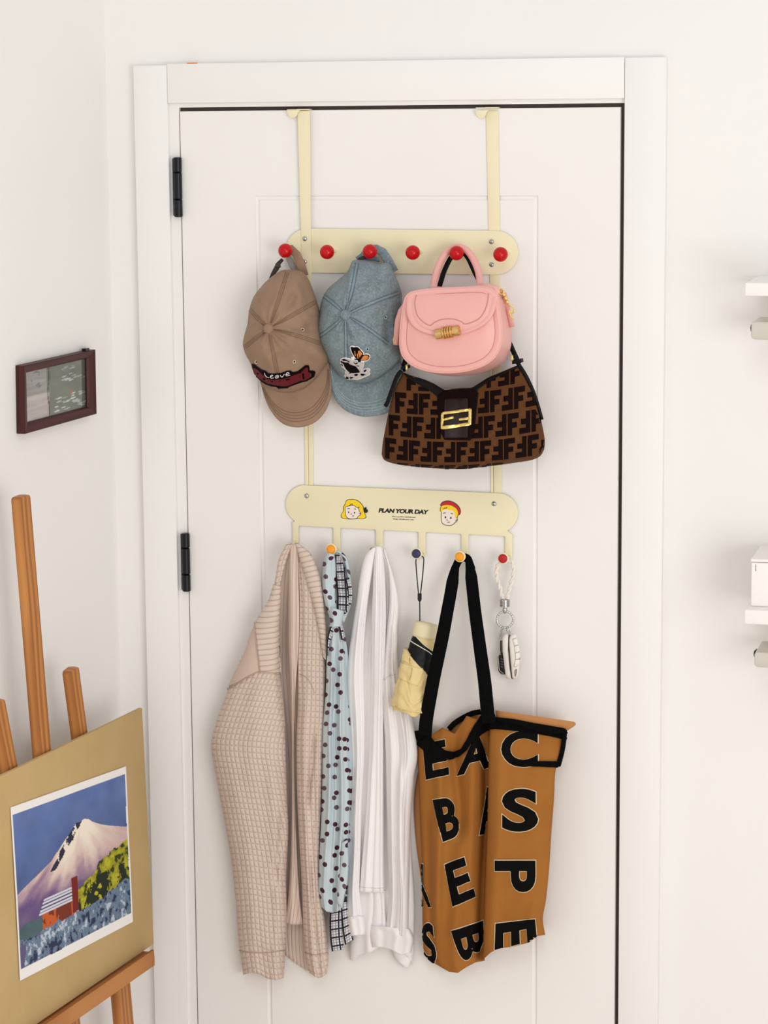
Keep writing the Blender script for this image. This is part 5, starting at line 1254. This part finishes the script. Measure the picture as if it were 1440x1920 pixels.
# far side of the mouth
drape('panel', [c7(*q) for q in [(330, 185), (250, 260), (170, 400), (130, 620), (140, 900), (180, 1200)]], [c7(*q) for q in [(560, 60), (600, 150), (640, 400), (640, 700), (640, 900), (600, 1200)]], CARI, tb, .006, .010, seed=33, nr=40, nc=30, top=[6, -4, -8, -6, 0])
flp = drape('mouth_facing', [c7(*q) for q in [(672, 42), (672, 70), (680, 110)]], [c7(*q) for q in [(1196, 118), (1206, 140), (1140, 185)]], CARI, tb, .060, .014, seed=34, nr=14, nc=40, edge=.2, hem=[0, 0, 6, 10, 0])
TT = bvh(tl, tr_); TF = bvh(tl, tr_, flp)
def trim(name, pts): return decal(name, [c7(*q) for q in pts], TF, BWB, tb, off=.0048, step=4, thick=.005)
trim('mouth_binding', [(576, 70), (600, 62), (668, 66), (672, 82), (800, 96), (930, 122), (1040, 140), (1140, 156), (1146, 190), (1130, 236), (1040, 215), (900, 190), (800, 178), (680, 168), (620, 172), (572, 200), (525, 250), (490, 310), (440, 350), (360, 372), (270, 370), (215, 320), (165, 275), (130, 210), (124, 180), (165, 175), (240, 205), (290, 270), (330, 310), (400, 322), (450, 300), (490, 230), (530, 140)])
trim('mouth_binding', [(800, 402), (800, 385), (960, 380), (1072, 375), (1090, 385), (1085, 412), (1070, 418), (900, 416)])
ribbon('mouth_binding', [P(*c7(x, y), .066) for x, y in curve([(1134, 170), (1130, 230), (1120, 300), (1106, 360), (1092, 410)], 16)], .0085, .012, BWB, tb)
rim = curve([c7(*q) for q in [(362, 168), (400, 128), (460, 90), (520, 62), (572, 52)]], 16)
ribbon('back_binding', [P(x, y, .022) for x, y in rim], .010, .004, BWB, tb)
# webbing handles over the knob
def c6(x, y): return (720 + x / 3.6, 1020 + y / 3.6)
hl = curve([c6(*q) for q in [(512, 108), (490, 135), (472, 200), (452, 320), (428, 450), (398, 610), (366, 760), (336, 900), (308, 1050), (286, 1180), (276, 1290)]], 40)
hr = curve([c6(*q) for q in [(540, 95), (566, 110), (582, 170), (596, 290), (614, 450), (634, 600), (656, 760), (678, 920), (692, 1060), (702, 1170), (706, 1210)]], 40)
wl = [.010 + .012 * min(1, i / 5) + .0035 * i / 39 for i in range(40)]
dl = [float(np.interp(i, [0, 6, 16, 30, 39], [.028, .050, .098, .094, .060])) for i in range(40)]
dr = [float(np.interp(i, [0, 6, 20, 39], [.028, .038, .062, .092])) for i in range(40)]
ribbon('webbing_handle', [P(x, y, dl[i]) for i, (x, y) in enumerate(hl)], wl, .003, BWB, tb)
ribbon('webbing_handle', [P(x, y, dr[i]) for i, (x, y) in enumerate(hr)], wl, .003, BWB, tb)
ribbon('handle_crown', [P(x, y, .026) for x, y in curve([c6(*q) for q in [(478, 180), (494, 130), (515, 100), (545, 88), (570, 105), (586, 170)]], 20)], [.010, .011, .012, .013, .014, .014, .014, .014, .014, .014, .014, .014, .014, .014, .014, .014, .015, .016, .017, .018], .003, BWB, tb)
# printed letters, black with a fine pale outline
TL_, TR_ = bvh(tl), bvh(tr_)
def letter(ch, bl, br, tr2, tl2, bold=.035, TT=None):
    TT = TT or TL_
    ft_ = quadfit(c7(*bl), c7(*br), c7(*tr2), c7(*tl2))
    o = text_decal('printed_letter', ch, ft_, TT, BPR, tb, bold=bold, step=4, off=.0020, thick=.0010, drop=True)
    # outline: the same letter a touch bolder beneath
    e = 0.022
    def g(u, v): return ft_(-e * 1.3 + u * (1 + 2.6 * e), -e + v * (1 + 2 * e))
    text_decal('letter_outline', ch, g, TT, OUT, o, bold=bold + .012, step=4, off=.0011, thick=.0006, drop=True)
letter('E', (212, 505), (360, 470), (336, 235), (190, 270))
letter('A', (418, 480), (640, 420), (596, 190), (500, 215))
letter('C', (712, 420), (955, 420), (958, 180), (712, 180), TT=TR_)
letter('B', (318, 918), (440, 880), (400, 612), (258, 640))
letter('A', (560, 872), (700, 850), (640, 545), (596, 560))
letter('S', (714, 852), (956, 848), (954, 562), (716, 566), TT=TR_)
letter('K', (176, 960 + 390), (250, 1355), (200, 1068), (160, 1060))
letter('E', (390, 1350), (536, 1282), (468, 1018), (330, 1070))
def rot(ch, x0, y0, x1, y1, skew=0.0):
    # a letter lying on its back: its top points right
    letter(ch, (x0, y0), (x0 + skew, y1), (x1 + skew, y1), (x1, y0), TT=TR_)
rot('P', 670, 1042, 938, 1252)
# E lying with its arms hanging down, B lying the same way
letter('E', (672, 1462), (666, 1662), (948, 1590), (932, 1432), TT=TR_)
letter('B', (380, 1512), (440, 1722), (598, 1660), (590, 1442))
letter('S', (190, 1735), (290, 1735), (262, 1458), (186, 1458))

# ------------------------------------------------------------------ key ring
def ck(x, y): return (920 + x / 11.3, 1120 + y / 11.3)
WBR = fabric('white_braided_leather', srgb(232, 224, 214), 0.06, 40, 0.4, 600); KWH = mat('ivory_plastic', srgb(234, 226, 218), 0.4, noise=0.02, spec=0.5); KGR = mat('grey_panel_line', srgb(150, 140, 134), 0.6); KBK = mat('black_plastic', srgb(28, 26, 26), 0.4)
kc = empty('key_ring', P(948, 1273, 0.03), 'white braided key ring with a white car key on the dark red knob', 'keys')
lpc = [(800, 372), (786, 300), (764, 230), (762, 170), (778, 135), (820, 108), (860, 118), (876, 160), (872, 220), (848, 300), (830, 372)]
lq_ = curve([c6(*q) for q in lpc], 90)
dp_ = lambda i: .030
for s in range(2):
    pts = []
    for i, (x, y) in enumerate(lq_):
        a = np.array(lq_[max(i - 1, 0)]); b = np.array(lq_[min(i + 1, 89)]); t_ = (b - a) / np.linalg.norm(b - a); nn = np.array([-t_[1], t_[0]])
        w = i * .42 + s * math.pi; z = np.array([x, y]) + nn * 1.9 * math.sin(w); pts.append(P(z[0], z[1], dp_(i) + .0018 * math.cos(w)))
    tube('braided_cord', pts, .0026, WBR, kc, n=8)
ka = P(*ck(300, 45), .031); kb = P(*ck(300, 205), .031)
pf = [(0, .007)]; Lk = (kb - ka).length
for i in range(4): pf += [(Lk * (.02 + i * .25), .0092), (Lk * (.16 + i * .25), .0095), (Lk * (.19 + i * .25), .0074), (Lk * (.24 + i * .25), .0074)]
lathe('ferrule', ka, kb - ka, pf + [(Lk, .006)], STEEL, kc, n=24, auto=40)
lathe('swivel', P(*ck(300, 205), .031), kb - ka, [(0, .003), (.002, .0042), (.007, .0046), (.011, .003), (.012, .001)], STEEL, kc, n=16)
rc = ck(305, 470); rr_ = 15.2
tube('split_ring', [P(rc[0] + rr_ * math.cos(w), rc[1] + rr_ * math.sin(w), .031) for w in np.linspace(0, 2 * math.pi, 49)[:-1]], .0020, STEEL, kc, n=10, closed=True)
for i in range(22):
    w = 2 * math.pi * (i + .5) / 22; p = P(rc[0] + rr_ * math.cos(w), rc[1] + rr_ * math.sin(w), .0325)
    lathe('crystal', p, (0, -1, 0), [(0, .0013), (.0008, .0013), (.0014, .0006), (.0015, 0)], mat('clear_crystal', srgb(240, 240, 242), 0.1, spec=0.8), kc, n=8, smooth=False)
tube('link', [P(*ck(x, y), .033) for x, y in curve([(230, 650), (190, 840), (215, 860), (245, 700), (300, 640), (240, 620)], 24)], .0012, STEEL, kc, n=8)
tube('link', [P(*ck(x, y), .034) for x, y in curve([(360, 620), (345, 700), (395, 750), (410, 700), (395, 630)], 20)], .0014, STEEL, kc, n=8)
# black key behind
plate('black_key', [ck(*q) for q in [(190, 1195), (235, 1180), (260, 1200), (275, 1400), (300, 1640), (240, 1640), (180, 1600), (150, 1540), (140, 1260)]], .018, .028, KBK, kc, bev=.002)
for i in range(4):
    plate('key_rib', [ck(210, 1290 + i * 55), ck(258, 1310 + i * 55), ck(258, 1328 + i * 55), ck(212, 1310 + i * 55)], .0278, .0295, mat('grey_plastic', srgb(110, 104, 100), .5), kc, bev=.0003)
tube('key_edge', [P(*ck(x, y), .0285) for x, y in curve([(215, 1200), (165, 1250), (172, 1420), (190, 1540), (280, 1625)], 24)], .0009, STEEL, kc, n=6)
plate('key_blade', [ck(195, 930), ck(240, 920), ck(243, 1180), ck(212, 1190), ck(195, 1120)], .020, .026, mat('brown_dark_metal', srgb(90, 80, 76), .4, metal=.5), kc, bev=.0006)
# white car key: two shells with a dark parting line, four buttons, a slot
sh1 = [(250, 880), (290, 790), (340, 765), (375, 800), (350, 900), (345, 1050), (372, 1200), (395, 1500), (425, 1700), (420, 1735), (345, 1725), (310, 1640), (270, 1300), (250, 1100)]
fob = loft('car_key', [[P(*ck(*q), d) if k_ == 1 else P(*(np.array(ck(360, 1250)) + (np.array(ck(*q)) - np.array(ck(360, 1250))) * k_), d) for q in [tuple(z) for z in crc(sh1, 60)]] for (k_, d) in ((.8, .024), (.97, .025), (1, .029), (1, .034), (.95, .038), (.8, .0395), (.4, .0405), (.02, .041))], KWH, kc)
sh2 = [(400, 850), (430, 800), (480, 765), (530, 775), (560, 850), (600, 1000), (622, 1180), (610, 1400), (590, 1600), (560, 1700), (470, 1730), (445, 1600), (420, 1350), (405, 1150), (392, 980)]
c_s2 = np.array(ck(505, 1250))
fs = loft('key_face', [[P(*(c_s2 + (z - c_s2) * k_), d) for z in [np.array(ck(*q)) for q in crc(sh2, 60)]] for (k_, d) in ((.8, .024), (.98, .026), (1, .030), (1, .037), (.95, .041), (.82, .0425), (.4, .0432), (.02, .0434))], KWH, kc)
seam = [(372, 800), (360, 900), (358, 1060), (382, 1200), (402, 1480), (430, 1700), (450, 1735), (470, 1735), (440, 1560), (415, 1330), (402, 1100), (392, 940), (395, 830)]
plate('parting_line', [ck(*q) for q in seam], .024, .034, mat('dark_parting', srgb(84, 72, 66), .5), kc, bev=.0003)
ftk = bvh(fs)
for q in ([(465, 885), (545, 862), (580, 1005), (505, 1025)], [(508, 1032), (584, 1012), (606, 1150), (522, 1170)], [(522, 1178), (610, 1158), (618, 1300), (528, 1312)], [(527, 1320), (612, 1308), (590, 1420), (545, 1470), (495, 1472)]):
    o = decal('key_button', [ck(*z) for z in q], ftk, KWH, fs, off=.0016, step=4, thick=.002)
    b_ = [ck(*z) for z in q]; b_.append(b_[0])
    tube('button_groove', [hit(ftk, x, y, .0008) for x, y in resample(b_, 24)], .0005, KGR, fs, n=5)
decal('key_slot', [ck(*z) for z in [(505, 1560), (525, 1520), (562, 1515), (560, 1600), (530, 1680), (508, 1660)]], ftk, KGR, fs, off=.0008, step=4, thick=.001)
